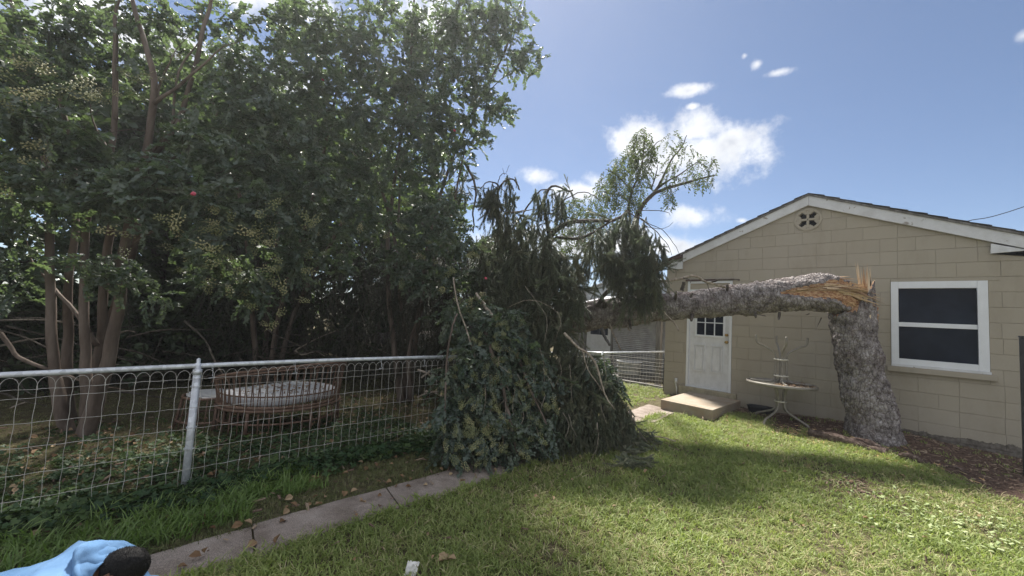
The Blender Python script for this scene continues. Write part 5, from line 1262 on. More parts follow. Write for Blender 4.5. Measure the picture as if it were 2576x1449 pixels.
# ------------------------------------------------------------------ neighbour's shed, barn, low fence, tub
YS = 10.6
shed = empty('ribbed_shed', (-6.2, YS, .2)); tag(shed, 'grey ribbed metal shed with white door beyond the low wire fence', 'shed')
def ribbed(x0, x1, z0, z1, y, pitch, amp, vertical, name, mat, parent):
    mb = MB(); n = int(((x1 - x0) if vertical else (z1 - z0)) / pitch * 4)
    V = []; 
    for i in range(n + 1):
        t = i / n; o = amp * math.sin(i * math.pi / 2)
        if vertical: V += [(x0 + (x1 - x0) * t, y + o, z0), (x0 + (x1 - x0) * t, y + o, z1(x0 + (x1 - x0) * t) if callable(z1) else z1)]
        else: V += [(x0, y + o, z0 + (z1 - z0) * t), (x1, y + o, z0 + (z1 - z0) * t)]
    mb.add(V, [(2 * i, 2 * i + 1, 2 * i + 3, 2 * i + 2) for i in range(n)]); return mb.build(name, mat, parent)
ribbed(-6.35, -3.4, .30, 1.95, YS, .055, .008, False, 'siding', siding_mat, shed)
ribbed(-8.4, -7.35, .30, 1.95, YS, .055, .008, False, 'siding', siding_mat, shed)
mb = MB(); mb.box((-8.4, YS + .02, .1), (-7.36, YS + .12, 1.95)); mb.box((-6.34, YS + .02, .1), (-3.4, YS + .12, 1.95)); mb.box((-8.4, YS + 3, .1), (-3.4, YS + 3.1, 2.4)); mb.build('wall', timber_mat, shed)
mb = MB(); mb.add([(-8.6, YS - .3, 1.93), (-3.3, YS - .3, 1.93), (-3.3, YS + 3.2, 2.62), (-8.6, YS + 3.2, 2.62), (-8.6, YS - .3, 1.97), (-3.3, YS - .3, 1.97), (-3.3, YS + 3.2, 2.66), (-8.6, YS + 3.2, 2.66)], [(0, 3, 2, 1), (4, 5, 6, 7), (0, 1, 5, 4), (1, 2, 6, 5), (2, 3, 7, 6), (3, 0, 4, 7)]); mb.build('roof', roof_sheet_mat, shed)
mb = MB(); mb.box((-8.4, YS - .06, .12), (-3.4, YS - .012, .29)); mb.build('sill_board', timber_mat, shed)
mb = MB(); mb.box((-7.3, YS + .01, .28), (-6.42, YS + .05, 1.25)); mb.box((-7.3, YS + .01, 1.251), (-7.18, YS + .05, 1.9)); mb.box((-6.54, YS + .01, 1.251), (-6.42, YS + .05, 1.9)); mb.box((-7.179, YS + .01, 1.8), (-6.541, YS + .05, 1.9)); sdr = mb.build('door', white_old, shed)
for i in range(2):
    mb = MB(); mb.box((-7.178 + .32 * i, YS + .03, 1.252), (-6.87 + .32 * i + .005, YS + .035, 1.799)); mb.build('pane', glass_mat, sdr)
for k in range(3):
    mb = MB(); mb.box((-7.2, YS + .002, .4 + .27 * k), (-6.52, YS + .009, .60 + .27 * k)); mb.build('door_panel', white_old, sdr, bevel=.002)
for x in (-7.345, -6.39): 
    mb = MB(); mb.box((x - .035, YS - .02, .1), (x + .035, YS + .06, 1.93)); mb.build('door_post', timber_mat, shed)
wp = ony(1654, 900, 9.35)
mb = MB(); mb.box((wp[0] - .06, 9.35, .05), (wp[0] + .06, 9.46, 2.05)); tag(mb.build('timber_post', timber_mat, None, bevel=.008), 'grey weathered timber post in front of the ribbed shed beside the garage corner', 'post')
kb = MB(); kb.box((-6.6, 9.0, .0), (-3.95, 9.12, .26)); tag(kb.build('timber_kerb', timber_mat, None, bevel=.008), 'low dark timber edging under the low fence beside the garage', 'edging')
barn = empty('corrugated_barn', (-9, 16, .2)); tag(barn, 'pale corrugated metal barn gable behind the ribbed shed', 'barn')
YB = 16.0
aP = ony(1590, 688, YB); lP = ony(1470, 733, YB)
sl = (aP[2] - lP[2]) / (aP[0] - lP[0]); xr = aP[0] + (aP[0] - lP[0]) * 1.6
bz = lambda x: aP[2] - abs(x - aP[0]) * sl
ribbed(lP[0] - .8, xr, .2, bz, YB, .12, .014, True, 'gable_sheet', barn_mat, barn)
mb = MB()
for s, xe in ((-1, lP[0] - 1.0), (1, xr + .2)):
    xa, xb = sorted((aP[0], xe)); mb.prism([(xa, bz(xa) + .02), (xb, bz(xb) + .02), (xb, bz(xb) + .07), (xa, bz(xa) + .07)], YB - .15, YB + 8)
mb.build('roof', roof_sheet_mat, barn)
mb = MB(); mb.box((lP[0] - .8, YB + .03, .1), (lP[0] - .7, YB + 8, bz(lP[0] - .8) - .02)); mb.box((xr - .1, YB + .03, .1), (xr, YB + 8, bz(xr) - .02)); mb.build('side_wall', barn_mat, barn)
# low wire fence
lf = empty('low_wire_fence', (-4.4, 8.5, .2)); tag(lf, 'short low wire fence running from the garage corner toward the shed', 'fence')
fa, fb2 = np.array((-5.12, 8.1)), np.array((-3.86, 8.72))
ra = dep(1512, 887, (fa[0] * CW[0] + fa[1] * CW[1])); rb_ = dep(1669, 884, (fb2[0] * CW[0] + fb2[1] * CW[1]))
ztop = [float(ra[2]), float(rb_[2])]
def FL(t, z): q = fa + (fb2 - fa) * t; return (q[0], q[1], z)
mb = MB(); mb.tube([FL(-.4, ztop[0] - .02), FL(0, ztop[0]), FL(1, ztop[1])], .02, 10); mb.build('top_rail', galv_mat, lf, smooth=True)
for t in (.0, .97):
    mb = MB(); mb.tube([FL(t, 0), FL(t, (ztop[0] if t < .5 else ztop[1]) + .03)], .025, 10); mb.build('post', galv_mat if t < .5 else black_mat, lf, smooth=True)
for k in range(9):
    z = .28 + k * (ztop[0] - .3) / 8.3; mb = MB(); mb.tube([FL(t, z + .005 * math.sin(t * 20 + k)) for t in np.linspace(-.4, 1, 12)], .0025, 4); mb.build('line_wire', wire_mat, lf)
for k in range(30):
    t = -.38 + 1.36 * k / 29; zt_ = ztop[0] + (ztop[1] - ztop[0]) * max(t, 0)
    mb = MB(); mb.tube([FL(t + .006 * math.sin(z * 25), z) for z in np.linspace(.22, zt_, 10)], .0025, 4); mb.build('stay_wire', wire_mat, lf)
# galvanised tub
m = Mat('old_galvanised', 0.55, 0.4, 0.2); m.col(m.ramp(m.noise(12, 5, 0.7), [(0.35, (0.2, 0.21, 0.22)), (0.65, (0.36, 0.37, 0.38))])); tubmat = m.m
tub = empty('metal_tub', (-5.25, 9.6, .2)); tag(tub, 'round galvanised metal tub with ridges behind the low wire fence', 'tub')
c = ony(1582, 945, 9.7)[:2]; n = 36; zb = .28
prof = [(0, .0), (.28, 0), (.285, .01), (.292, .09), (.305, .10), (.295, .11), (.305, .22), (.318, .23), (.308, .24), (.315, .36), (.33, .37), (.33, .385), (.31, .385), (.29, .03), (0, .03)]
mb = MB(); v = [(c[0] + r0 * math.cos(2 * math.pi * k / n), c[1] + r0 * math.sin(2 * math.pi * k / n), zb + z) for (r0, z) in prof for k in range(n)]
mb.add(v, [(j * n + k, j * n + (k + 1) % n, (j + 1) * n + (k + 1) % n, (j + 1) * n + k) for j in range(len(prof) - 1) for k in range(n)]); mb.build('tub_body', tubmat, tub, smooth=True)
for a in (R(-60), R(120)):
    p = np.array((c[0] + .33 * math.cos(a), c[1] + .33 * math.sin(a), zb + .33)); mb = MB(); tdir = np.array((-math.sin(a), math.cos(a), 0)); mb.tube([p - tdir * .07, p - tdir * .06 + np.array((0, 0, -.06)), p + tdir * .06 + np.array((0, 0, -.06)), p + tdir * .07], .008, 6); mb.build('handle', tubmat, tub)
mb = MB(); mb.box((c[0] - .45, c[1] - .3, .0), (c[0] + .5, c[1] + .4, zb - .003)); tag(mb.build('plank_platform', timber_mat, None, bevel=.01), 'low weathered timber platform carrying the metal tub', 'platform')

# ------------------------------------------------------------------ person bending down at the lower left
per = empty('person', (-3.7, .0, 0)); tag(per, 'person in a light blue hoodie with short black hair bending down by the path', 'person')
def skin_mesh(name, joints, edges, mat, parent, sub=2, root=0):
    me = bpy.data.meshes.new(name); me.from_pydata([j[:3] for j in joints], edges, []); me.update()
    o = link(name, me, mat, parent)
    md = o.modifiers.new('skin', 'SKIN'); md.use_smooth_shade = True
    for i, j in enumerate(joints):
        sv = me.skin_vertices[0].data[i]; sv.radius = (j[3], j[4] if len(j) > 4 else j[3]); sv.use_root = (i == root)
    s = o.modifiers.new('sub', 'SUBSURF'); s.levels = sub; s.render_levels = sub
    return o
hc = dep(306, 1432, 1.94)                       # head centre
fx = np.array((CR[0], CR[1], 0)); fx /= np.linalg.norm(fx)      # towards picture right
fw = np.array((CW[0], CW[1], 0)); fw /= np.linalg.norm(fw)
up = np.array((0, 0, 1.0))
PS = .87
zg = -hc[2] / PS
def W(a, b, c): return tuple(float(v) for v in (hc + PS * (fx * a + fw * b + up * c)))
# head: lofted ellipsoid with face features, looking down and to the right
def head():
    bm = bmesh.new(); bmesh.ops.create_uvsphere(bm, u_segments=40, v_segments=28, radius=1)
    for v in bm.verts:
        x, y, z = v.co           # y forward (face), z up
        s = 1.0
        w = .078 * (1 - .22 * max(0, -z) ** 1.5); d_ = .098; h = .118
        if z < -.3 and y > 0: y *= 1 - .10 * (-z - .3)
        nx_, ny_, nz_ = x * w, y * d_ + (.012 if z < 0 and y > .3 else 0), z * h
        if y > .6:
            ny_ += .026 * math.exp(-((x / .16) ** 2 + ((z + .12) / .2) ** 2))          # nose
            ny_ += .007 * math.exp(-((x / .35) ** 2 + ((z - .18) / .09) ** 2))          # brow
            ny_ -= .010 * math.exp(-(((abs(x) - .36) / .16) ** 2 + ((z - .03) / .1) ** 2)) # eye sockets
            ny_ += .006 * math.exp(-((x / .3) ** 2 + ((z + .47) / .08) ** 2))           # lips
            ny_ += .008 * math.exp(-((x / .3) ** 2 + ((z + .85) / .14) ** 2))           # chin
        v.co = (nx_, ny_, nz_)
    return bm
def orient(bm, pitch_, yaw, roll_=0):
    f = fx * math.cos(yaw) + fw * math.sin(yaw)                 # facing direction before pitching
    M = Matrix.Identity(3)
    yv = Vector(f); zv = Vector(up); xv = yv.cross(zv)
    base = Matrix((xv, yv, zv)).transposed()
    Rm = base @ Matrix.Rotation(-pitch_, 3, 'X') @ Matrix.Rotation(roll_, 3, 'Y')
    for v in bm.verts: v.co = Rm @ v.co * PS + Vector(hc)
    return Rm
PIT, YAW = R(68), R(15)
bm = head(); Rm = orient(bm, PIT, YAW)
me = bpy.data.meshes.new('head'); bm.to_mesh(me); bm.free(); me.polygons.foreach_set('use_smooth', [True] * len(me.polygons)); me.materials.append(skin_mat); hd = link('head', me, None, per)
for s in (-1, 1):       # ears and eyes
    bm = bmesh.new(); bmesh.ops.create_uvsphere(bm, u_segments=16, v_segments=12, radius=1)
    for v in bm.verts:
        rr = math.hypot(v.co.y, v.co.z); v.co = Vector((s * (.082 + .010 * v.co.x + .012 * rr * rr), -.002 + v.co.y * .018 - .006 * v.co.z, -.012 + v.co.z * .032))
    for v in bm.verts: v.co = Rm @ v.co * PS + Vector(hc)
    me = bpy.data.meshes.new('ear'); bm.to_mesh(me); bm.free(); me.polygons.foreach_set('use_smooth', [True] * len(me.polygons)); me.materials.append(skin_mat); link('ear', me, None, hd)
    bm = bmesh.new(); bmesh.ops.create_uvsphere(bm, u_segments=12, v_segments=8, radius=.011)
    for v in bm.verts: v.co = Rm @ (v.co + Vector((s * .03, .083, .004))) * PS + Vector(hc)
    me = bpy.data.meshes.new('eye'); bm.to_mesh(me); bm.free(); me.materials.append(plastic_mat); link('eye', me, None, hd)
bm = head()
dl = [v for v in bm.verts if (v.co.y > .035 and v.co.z < .062) or (v.co.z < -.055) or (abs(v.co.x) > .06 and v.co.y > -.02 and v.co.z < -.0)]
bmesh.ops.delete(bm, geom=dl, context='VERTS')
for v in bm.verts:
    k = 1.10 + .05 * mnoise.noise(v.co * 45) + .03 * mnoise.noise(v.co * 110); v.co = Vector((v.co.x * k, v.co.y * k, v.co.z * k))
for v in bm.verts: v.co = Rm @ v.co * PS + Vector(hc)
me = bpy.data.meshes.new('hair'); bm.to_mesh(me); bm.free(); me.polygons.foreach_set('use_smooth', [True] * len(me.polygons)); me.materials.append(hair_mat); ho = link('hair', me, None, per)
sm = ho.modifiers.new('solid', 'SOLIDIFY'); sm.thickness = .012
# short hair strands to break the outline
bm = bmesh.new()
for i in range(2600):
    d = Vector((random.gauss(0, 1), random.gauss(-.4, 1), random.gauss(.4, 1))).normalized()
    p = Vector((d.x * .078, d.y * .098, d.z * .118))
    if (p.y > .03 and p.z < .06) or p.z < -.06 or (abs(p.x) > .06 and p.y > -.02 and p.z < 0): continue
    p *= 1.09; t = (d + Vector((random.gauss(0, .5), random.gauss(.2, .5), random.gauss(-.3, .5)))).normalized(); w_ = d.cross(t).normalized() * .0012
    q = [p + w_, p - w_, p + t * random.uniform(.005, .012)]
    vs = [bm.verts.new(Rm @ a * PS + Vector(hc)) for a in q]; bm.faces.new(vs)
me = bpy.data.meshes.new('hair_strands'); bm.to_mesh(me); bm.free(); me.materials.append(hair_mat); hs = link('hair_strands', me, None, ho); hs['kind'] = 'stuff'
# body: crouched, back towards picture left
J = [W(-.80, -.10, zg + .21), W(-.56, -.06, -.19), W(-.36, -.03, -.10), W(-.20, -.01, -.07), W(-.10, 0, -.03), W(-.03, .0, -.02)]
jr = [(.15, .12), (.155, .12), (.165, .12), (.15, .10), (.07, .07), (.055, .055)]
J2 = [(*j, *r_) for j, r_ in zip(J, jr)]
body = list(J2); ed = [(0, 1), (1, 2), (2, 3), (3, 4), (4, 5)]
def limb(base, chain):
    k = base
    for p in chain: body.append(p); ed.append((k, len(body) - 1)); k = len(body) - 1
for s in (-1, 1):
    limb(3, [(*W(-.22, .19 * s, -.06), .075), (*W(-.12, .25 * s, -.28), .05), (*W(.05, .20 * s, zg + .16), .036), (*W(.12, .17 * s, zg + .07), .026)])
    limb(0, [(*W(-.74, .12 * s - .08, zg + .17), .08), (*W(-.38, .15 * s - .06, zg + .10), .055), (*W(-.80, .13 * s - .08, zg + .07), .042), (*W(-.92, .13 * s - .08, zg + .05), .03)])
skin_mesh('body', body, ed, skin_mat, per)
# hoodie: torso and sleeves a little larger than the body
hb = [(*W(-.84, -.10, zg + .20), .19, .16), (*W(-.58, -.06, -.20), .18, .14), (*W(-.36, -.03, -.11), .185, .13), (*W(-.21, -.01, -.07), .155, .105), (*W(-.125, 0, -.04), .10, .09)]
he = [(0, 1), (1, 2), (2, 3), (3, 4)]
for s in (-1, 1):
    k = 3
    for p in [(*W(-.22, .20 * s, -.05), .095), (*W(-.12, .26 * s, -.28), .068), (*W(.04, .205 * s, zg + .17), .052)]:
        hb.append(p); he.append((k, len(hb) - 1)); k = len(hb) - 1
hdy = skin_mesh('hoodie', hb, he, hoodie_mat, per, sub=3, root=0)
ctex = bpy.data.textures.new('cloth_folds', 'CLOUDS'); ctex.noise_scale = .11; ctex.noise_depth = 2
dm = hdy.modifiers.new('folds', 'DISPLACE'); dm.texture = ctex; dm.strength = .032; dm.mid_level = .5; dm.texture_coords = 'GLOBAL'
# the hood, lying in folds round the neck
bm = bmesh.new(); n_ = 40; m2 = 14; rows_ = []
for j in range(m2):
    v_ = j / (m2 - 1); r_i = []
    for k in range(n_):
        t = 2 * math.pi * k / n_
        bk = max(0, math.cos(t))               # towards the back (picture left)
        rad = .088 + .055 * math.sin(v_ * 3.0) * (.55 + .75 * bk) + .010 * math.sin(5 * t + 4 * v_) * bk
        xx = -.06 - .045 * (1 - v_) - v_ * .0; hh = .0
        a_ = -.085 - .20 * bk * (1 - v_) * .9 + .035 * v_ - .015 * math.sin(t * 3 + v_ * 5)
        y_ = math.sin(t) * rad * 1.12; z_ = math.cos(t) * rad * 1.0
        fold = .014 * mnoise.noise(Vector((t * 2.2, v_ * 5, 3))) + .012 * math.sin(v_ * 13 + 2 * math.sin(t))
        r_i.append(bm.verts.new(W(a_, y_, z_ * (.85 + fold * 3) - .02 + .02 * math.sin(v_ * 6.5) * bk)))
    rows_.append(r_i)
for a, b in zip(rows_[:-1], rows_[1:]):
    for k in range(n_): bm.faces.new((a[k], a[(k + 1) % n_], b[(k + 1) % n_], b[k]))
me = bpy.data.meshes.new('hood'); bm.to_mesh(me); bm.free(); me.polygons.foreach_set('use_smooth', [True] * len(me.polygons)); me.materials.append(hoodie_mat); o = link('hood', me, None, per)
sm = o.modifiers.new('solid', 'SOLIDIFY'); sm.thickness = .010; sb = o.modifiers.new('sub', 'SUBSURF'); sb.levels = 2; sb.render_levels = 2; dm = o.modifiers.new('folds', 'DISPLACE'); dm.texture = ctex; dm.strength = .042; dm.mid_level = .5; dm.texture_coords = 'GLOBAL'
# trousers and shoes
tj = [(*W(-.82, -.10, zg + .18), .15, .12)]; te = []
for s in (-1, 1):
    k = 0
    for p in [(*W(-.74, .12 * s - .08, zg + .17), .10), (*W(-.38, .15 * s - .06, zg + .11), .085), (*W(-.80, .13 * s - .08, zg + .08), .065)]:
        tj.append(p); te.append((k, len(tj) - 1)); k = len(tj) - 1
skin_mesh('trousers', tj, te, trouser_mat, per)
for s in (-1, 1):
    skin_mesh('shoe', [(*W(-.84, .13 * s - .08, zg + .07), .045), (*W(-.95, .13 * s - .08, zg + .06), .045), (*W(-1.03, .13 * s - .08, zg + .04), .035)], [(0, 1), (1, 2)], black_mat, per)
    # hand: palm and five fingers
    b0 = np.array(W(.12, .17 * s, zg + .07)); fd = fx * .8 - up * .35; fd = fd / np.linalg.norm(fd); sd2 = fw
    js = [(*b0, .024, .016), (*(b0 + fd * .05), .03, .014)]; es = [(0, 1)]
    for q, (off, ln) in enumerate(((-.030, .065), (-.010, .075), (.010, .07), (.030, .055))):
        p1 = b0 + fd * .075 + sd2 * off; p2 = p1 + fd * ln * .5 - up * .008; p3 = p2 + fd * ln * .4 - up * .02
        n0 = len(js); js += [(*p1, .010), (*p2, .0085), (*p3, .007)]; es += [(1, n0), (n0, n0 + 1), (n0 + 1, n0 + 2)]
    p1 = b0 + fd * .02 - sd2 * .035 * s; p2 = p1 + fd * .035 - sd2 * .018 * s; n0 = len(js); js += [(*p1, .011), (*p2, .009)]; es += [(0, n0), (n0, n0 + 1)]
    skin_mesh('hand', js, es, skin_mat, per)

# ------------------------------------------------------------------ litter on the lawn
pp = gpt(1033, 1449)
bm = bmesh.new(); nn_ = 9; vs = [[None] * nn_ for _ in range(nn_)]
for i in range(nn_):
    for j in range(nn_):
        u, v_ = i / (nn_ - 1) - .5, j / (nn_ - 1) - .5
        q = pp + fx * (u * .075 + .02 * v_) + up * (.03 + v_ * .10 + .012 * mnoise.noise(Vector((u * 6, v_ * 6, 1)))) + fw * (.03 * v_ + .02 * mnoise.noise(Vector((u * 5, v_ * 5, 4))))
        vs[i][j] = bm.verts.new([float(a) for a in q])
for i in range(nn_ - 1):
    for j in range(nn_ - 1): bm.faces.new((vs[i][j], vs[i + 1][j], vs[i + 1][j + 1], vs[i][j + 1]))
me = bpy.data.meshes.new('paper_scrap'); bm.to_mesh(me); bm.free(); me.materials.append(paper_mat)
o = link('paper_scrap', me); tag(o, 'crumpled white paper scrap standing in the grass at the bottom edge', 'paper'); sm = o.modifiers.new('solid', 'SOLIDIFY'); sm.thickness = .002
def big_dry(px, py, label, L=.11, up_=.03):
    p = gpt(px, py, up_); V = []; Fc = []
    for k in range(4):
        lv, lf_ = leaf_vf(L * random.uniform(.6, 1), L * .22, random.uniform(.5, 1.1)); M = rotm(random.uniform(-.4, .6), random.uniform(-.6, .6), k * 1.4 + random.random()); n = len(V)
        V += [tuple(p + M @ q) for q in lv]; Fc += [tuple(q + n for q in g_) for g_ in lf_]
    me = mesh_from(V, Fc, 'dry_leaf', False, [dry_leaf_mat]); tag(link('dry_leaf', me), label, 'dead leaf')
big_dry(1125, 1408, 'curled tan dead leaf lying in the grass right of the paper scrap', .12)
big_dry(912, 1262, 'small pale dead leaf lying on the concrete path', .05, .02)
big_dry(795, 1205, 'upright reddish dead leaf in the ivy by the fence', .09, .05)
# fallen pale twig on the grass
mb = MB(); mb.tube(spline([gpt(1640, 1098, .05), gpt(1665, 1100, .06), gpt(1700, 1110, .05)], 4), .007, 6, jit=.15); tag(mb.build('fallen_twig', pale_branch_mat), 'pale bare twig on the grass right of the spruce boughs', 'twig')
# bark slab by the stump
m = Mat('rotten_bark', 0.95, 0.1); m.col(m.ramp(m.noise(18, 6, 0.7), [(0.35, (0.045, 0.03, 0.025)), (0.55, (0.13, 0.095, 0.08)), (0.72, (0.27, 0.22, 0.19))])); m.bump(m.noise(60, 5), 0.8, 0.01); slab_mat = m.m
bs = empty('bark_slabs', gpt(2170, 1130)); tag(bs, 'long rotten bark slabs lying in front of the stump foot', 'bark')
for (a, b, w0, h0) in (((2035, 1092), (2230, 1140), .10, .05), ((2120, 1105), (2260, 1140), .07, .06), ((2150, 1120), (2200, 1135), .05, .05), ((2060, 1100), (2140, 1112), .05, .03), ((2260, 1150), (2330, 1165), .04, .02), ((2380, 1180), (2440, 1190), .04, .02)):
    A_, B2 = gpt(*a, .02), gpt(*b, .02); S = [A_ + (B2 - A_) * t + np.array((0, 0, .02 + .02 * math.sin(t * 5))) for t in np.linspace(0, 1, 12)]
    V, F_, MI, _, _ = bark_tube([(*q, w0 * .5 * (1 - .6 * abs(i / 11 - .5) ** 2 * 2)) for i, q in enumerate(S)], 2, 18, amp=.012, lob=.03, seed=a[0])
    V = np.array(V); zc_ = V[:, 2].mean(); me = mesh_from(V, F_, 'bark_slab', False, [slab_mat], [0] * len(F_)); link('bark_slab', me, None, bs)
# chips
def sc_ground(name, label, cat, protos, n, xf, yf, s0, s1, keep=None, dz=0.004, tilt=.2):
    x = xf(n); y = yf(n, x); k = np.ones(len(x), bool) if keep is None else keep(x, y); x = x[k]; y = y[k]; m_ = len(x)
    P = np.stack([x, y, ground(x, y) + dz], 1)
    o = scatter(name, protos, P, np.stack([rng.normal(0, tilt, m_), rng.normal(0, tilt, m_), rng.uniform(0, 6.28, m_)], 1), rng.uniform(s0, s1, m_)); tag(o, label, cat, kind='stuff'); return o
clear = lambda x, y: ~(((x > -3.26) & (x < -2.28) & (y > 7.0)) | (np.hypot(x + .42, y - 7.76) < .33))
sc_ground('mulch_chips', 'reddish bark mulch and dead wood covering the soil along the garage wall', 'mulch', chips, 3800, lambda n: rng.uniform(-2.6, 1.5, n), lambda n, x: rng.uniform(6.0, 8.48, n), .3, .95, lambda x, y: clear(x, y) & (mulch_d(x, y) > rng.uniform(.25, .9, len(x))))
sc_ground('fresh_chips', 'pale fresh wood chips strewn between the lawn and the stump', 'wood chips', pale_chips, 900, lambda n: rng.normal(-.75, .42, n), lambda n, x: rng.normal(7.12, .14, n) - .12 * (x + .75), .6, 1.5, clear, .01)
sc_ground('grey_rot_patch', 'patch of pale rotten wood crumbs in the bare spot of the lawn', 'wood crumbs', clip_chips + chips, 420, lambda n: rng.normal(-.42, .13, n), lambda n, x: rng.normal(5.72, .13, n), .4, .9, None, .012)
sc_ground('pale_clippings', 'pale green clippings scattered over the lawn at the right', 'clippings', clip_chips, 300, lambda n: rng.normal(.25, .35, n), lambda n, x: rng.normal(5.35, .3, n) + .25 * x, .5, 1.3, None, .04)
# lawn
def grass_density(x, y):
    d = np.ones_like(x)
    nn = np.array([mnoise.noise(Vector((a * 1.1, b * 1.1, 3))) for a, b in zip(x, y)])
    n2 = np.array([mnoise.noise(Vector((a * 3.1, b * 3.1, 7))) for a, b in zip(x, y)]); d *= np.clip(.8 + .8 * nn + .5 * n2, .12, 1.15)
    d *= 1 - .97 * np.clip(mulch_d(x, y), 0, 1)
    d[on_path(x, y)] = 0
    d[(x > -3.28) & (x < -2.26) & (y > 6.98)] = 0
    return d
N = 26000
x = rng.uniform(-3.1, 3.0, N * 2); y = rng.uniform(.2, 8.4, N * 2)
k = rng.uniform(0, 1.15, len(x)) < grass_density(x, y); x, y = x[k], y[k]
dist = np.hypot(x, y); P = np.stack([x, y, ground(x, y)], 1); m_ = len(x)
lawn_n = np.array([mnoise.noise(Vector((a * .9, b * .9, 8))) for a, b in zip(x, y)])
o = scatter('grass', tufts, P, np.stack([rng.normal(0, .15, m_), rng.normal(0, .15, m_), rng.uniform(0, 6.28, m_)], 1), np.clip(rng.uniform(.6, 1.15, m_) * (1 + .4 * lawn_n), .4, 1.5))
tag(o, 'bright green lawn in front of the garage', 'grass', kind='stuff')
kd = rng.uniform(0, 1, m_) < .10 + .12 * (lawn_n < -.1); md_ = int(kd.sum())
o = scatter('dry_grass', dry_tufts, P[kd], np.stack([rng.normal(0, .3, md_), rng.normal(0, .3, md_), rng.uniform(0, 6.28, md_)], 1), rng.uniform(.5, 1.2, md_)); tag(o, 'straw coloured dry blades mixed through the lawn', 'dry grass', kind='stuff')
# strip between path and fence
N = 9500; x = rng.uniform(-4.45, -3.48, N); y = rng.uniform(-.8, 5.2, N)
k = rng.uniform(0, 1, N) < np.array([.45 + .5 * mnoise.noise(Vector((a * 2, b * 2, 1))) for a, b in zip(x, y)]) + .3; x, y = x[k], y[k]; m_ = len(x)
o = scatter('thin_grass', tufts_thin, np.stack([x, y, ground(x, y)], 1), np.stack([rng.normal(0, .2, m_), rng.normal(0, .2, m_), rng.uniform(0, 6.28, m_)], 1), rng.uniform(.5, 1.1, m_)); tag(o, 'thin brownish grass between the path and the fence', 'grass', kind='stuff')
# neighbour's ground
N = 15000; x = rng.uniform(-10, -4.6, N); y = rng.uniform(-2.6, 8.5, N); k = rng.uniform(0, 1, N) < .75 - .1 * (-x - 4.6); x, y = x[k], y[k]; m_ = len(x)
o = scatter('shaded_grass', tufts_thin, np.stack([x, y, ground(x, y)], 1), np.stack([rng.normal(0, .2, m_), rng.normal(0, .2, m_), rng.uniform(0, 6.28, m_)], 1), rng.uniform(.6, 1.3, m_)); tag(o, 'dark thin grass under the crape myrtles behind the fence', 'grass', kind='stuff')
N = 1500; x = rng.uniform(-6.0, -3.6, N); y = rng.uniform(5.8, 9.0, N); k = ~on_path(x, y) & ~((x > -3.86) & (y > 8.3)); x, y = x[k], y[k]; m_ = len(x)
o = scatter('side_grass', tufts, np.stack([x, y, ground(x, y)], 1), np.stack([rng.normal(0, .2, m_), rng.normal(0, .2, m_), rng.uniform(0, 6.28, m_)], 1), rng.uniform(.7, 1.2, m_)); tag(o, 'bright grass patch between the path end and the low fence', 'grass', kind='stuff')
# ivy along the fence foot
N = 1900; y = rng.uniform(-1.2, 4.2, N); x = FX + .14 + rng.normal(0, .10, N) + .05 * np.sin(y * 3); m_ = N
o = scatter('ivy', ivies, np.stack([x, y, ground(x, y) + rng.uniform(0, .04, N)], 1), np.stack([rng.normal(0, .2, m_), rng.normal(0, .2, m_), rng.uniform(0, 6.28, m_)], 1), rng.uniform(.6, 1.1, m_)); tag(o, 'dark ivy creeping along the foot of the wire fence', 'ivy', kind='stuff')
N = 1300; y = rng.uniform(-1.2, 3.2, N); x = -4.75 - np.abs(rng.normal(0, .9, N)); m_ = N
o = scatter('ground_ivy', ivies, np.stack([x, y, ground(x, y)], 1), np.stack([rng.normal(0, .2, m_), rng.normal(0, .2, m_), rng.uniform(0, 6.28, m_)], 1), rng.uniform(.4, .9, m_)); tag(o, 'low ivy and weeds on the shaded ground behind the fence', 'ground cover', kind='stuff')
# dead leaves on the shaded ground
sc_ground('fallen_leaves', 'dry fallen leaves and twigs on the shaded ground behind the fence', 'leaf litter', dry_leaves + chips, 1100, lambda n: np.where(rng.uniform(0, 1, n) < .7, rng.uniform(-7.5, -4.6, n), rng.uniform(-4.5, -3.1, n)), lambda n, x: rng.uniform(-1.5, 4.5, n), .5, 1.1, None, .035, .4)
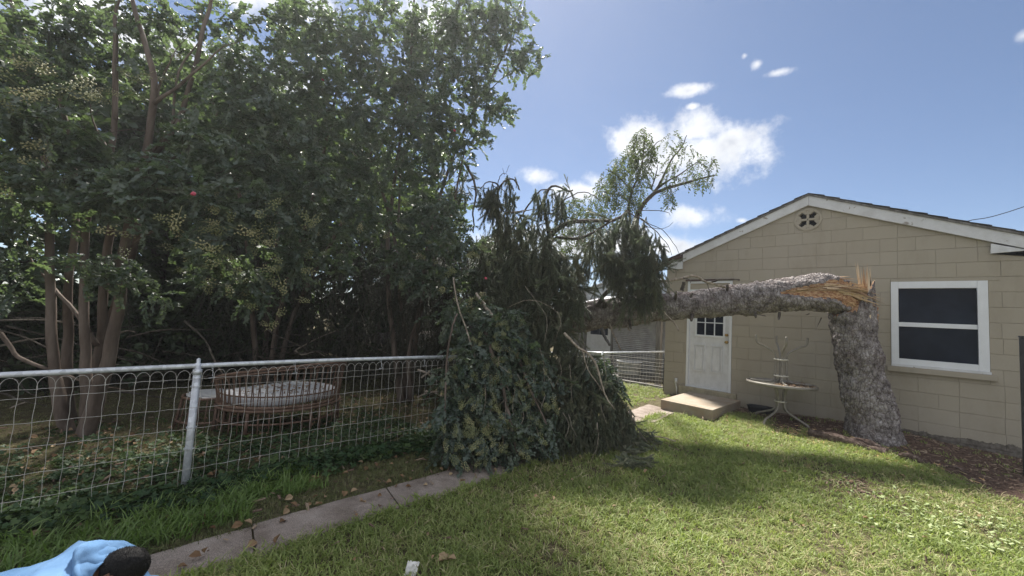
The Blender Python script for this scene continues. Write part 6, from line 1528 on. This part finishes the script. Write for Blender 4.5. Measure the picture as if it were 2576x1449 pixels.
# crabgrass tufts near the person
x = np.concatenate([rng.uniform(-4.25, -3.62, 170), rng.uniform(-4.3, -3.9, 60)]); y = np.concatenate([rng.uniform(-.4, .95, 170), rng.uniform(.9, 1.5, 60)]); m_ = len(x)
o = scatter('crabgrass', weeds, np.stack([x, y, ground(x, y)], 1), np.stack([rng.normal(0, .2, m_), rng.normal(0, .2, m_), rng.uniform(0, 6.28, m_)], 1), rng.uniform(.55, 1.1, m_)); tag(o, 'tall fresh crabgrass between the ivy and the path at the lower left', 'weeds', kind='stuff')
# grass overhanging the path edge
y = rng.uniform(.3, 6.8, 500); x = -3.05 + rng.normal(0, .02, 500); m_ = 500
o = scatter('edge_grass', tufts, np.stack([x, y, ground(x, y)], 1), np.stack([rng.normal(0, .3, m_), rng.normal(-.3, .3, m_), rng.uniform(0, 6.28, m_)], 1), rng.uniform(.7, 1.5, m_)); tag(o, 'longer grass spilling over the right edge of the path', 'grass', kind='stuff')

# small storm litter on the lawn
sc_ground('lawn_litter', 'small twigs, leaves and bark crumbs strewn over the lawn', 'litter', dry_leaves + chips + clip_chips, 420, lambda n: rng.uniform(-3.0, 1.6, n), lambda n, x: rng.uniform(.8, 7.4, n), .3, .75, clear, .035, .5)

# ------------------------------------------------------------------ haze volume added to lift the dark foliage, standing in for lens glare
mh = bpy.data.materials.new('air'); mh.use_nodes = True
for n_ in list(mh.node_tree.nodes): mh.node_tree.nodes.remove(n_)
vp_ = mh.node_tree.nodes.new('ShaderNodeVolumePrincipled'); vp_.inputs['Density'].default_value = 0.0022; vp_.inputs['Color'].default_value = (0.93, 0.96, 1.0, 1); vp_.inputs['Anisotropy'].default_value = 0.55
ho_ = mh.node_tree.nodes.new('ShaderNodeOutputMaterial'); mh.node_tree.links.new(vp_.outputs[0], ho_.inputs['Volume'])
mb = MB(); mb.box((-95, -45, -1.2), (65, 125, 12.5)); hz_ = mb.build('haze', mh); tag(hz_, 'thin haze volume added over the whole yard in place of lens glare', kind='stuff')
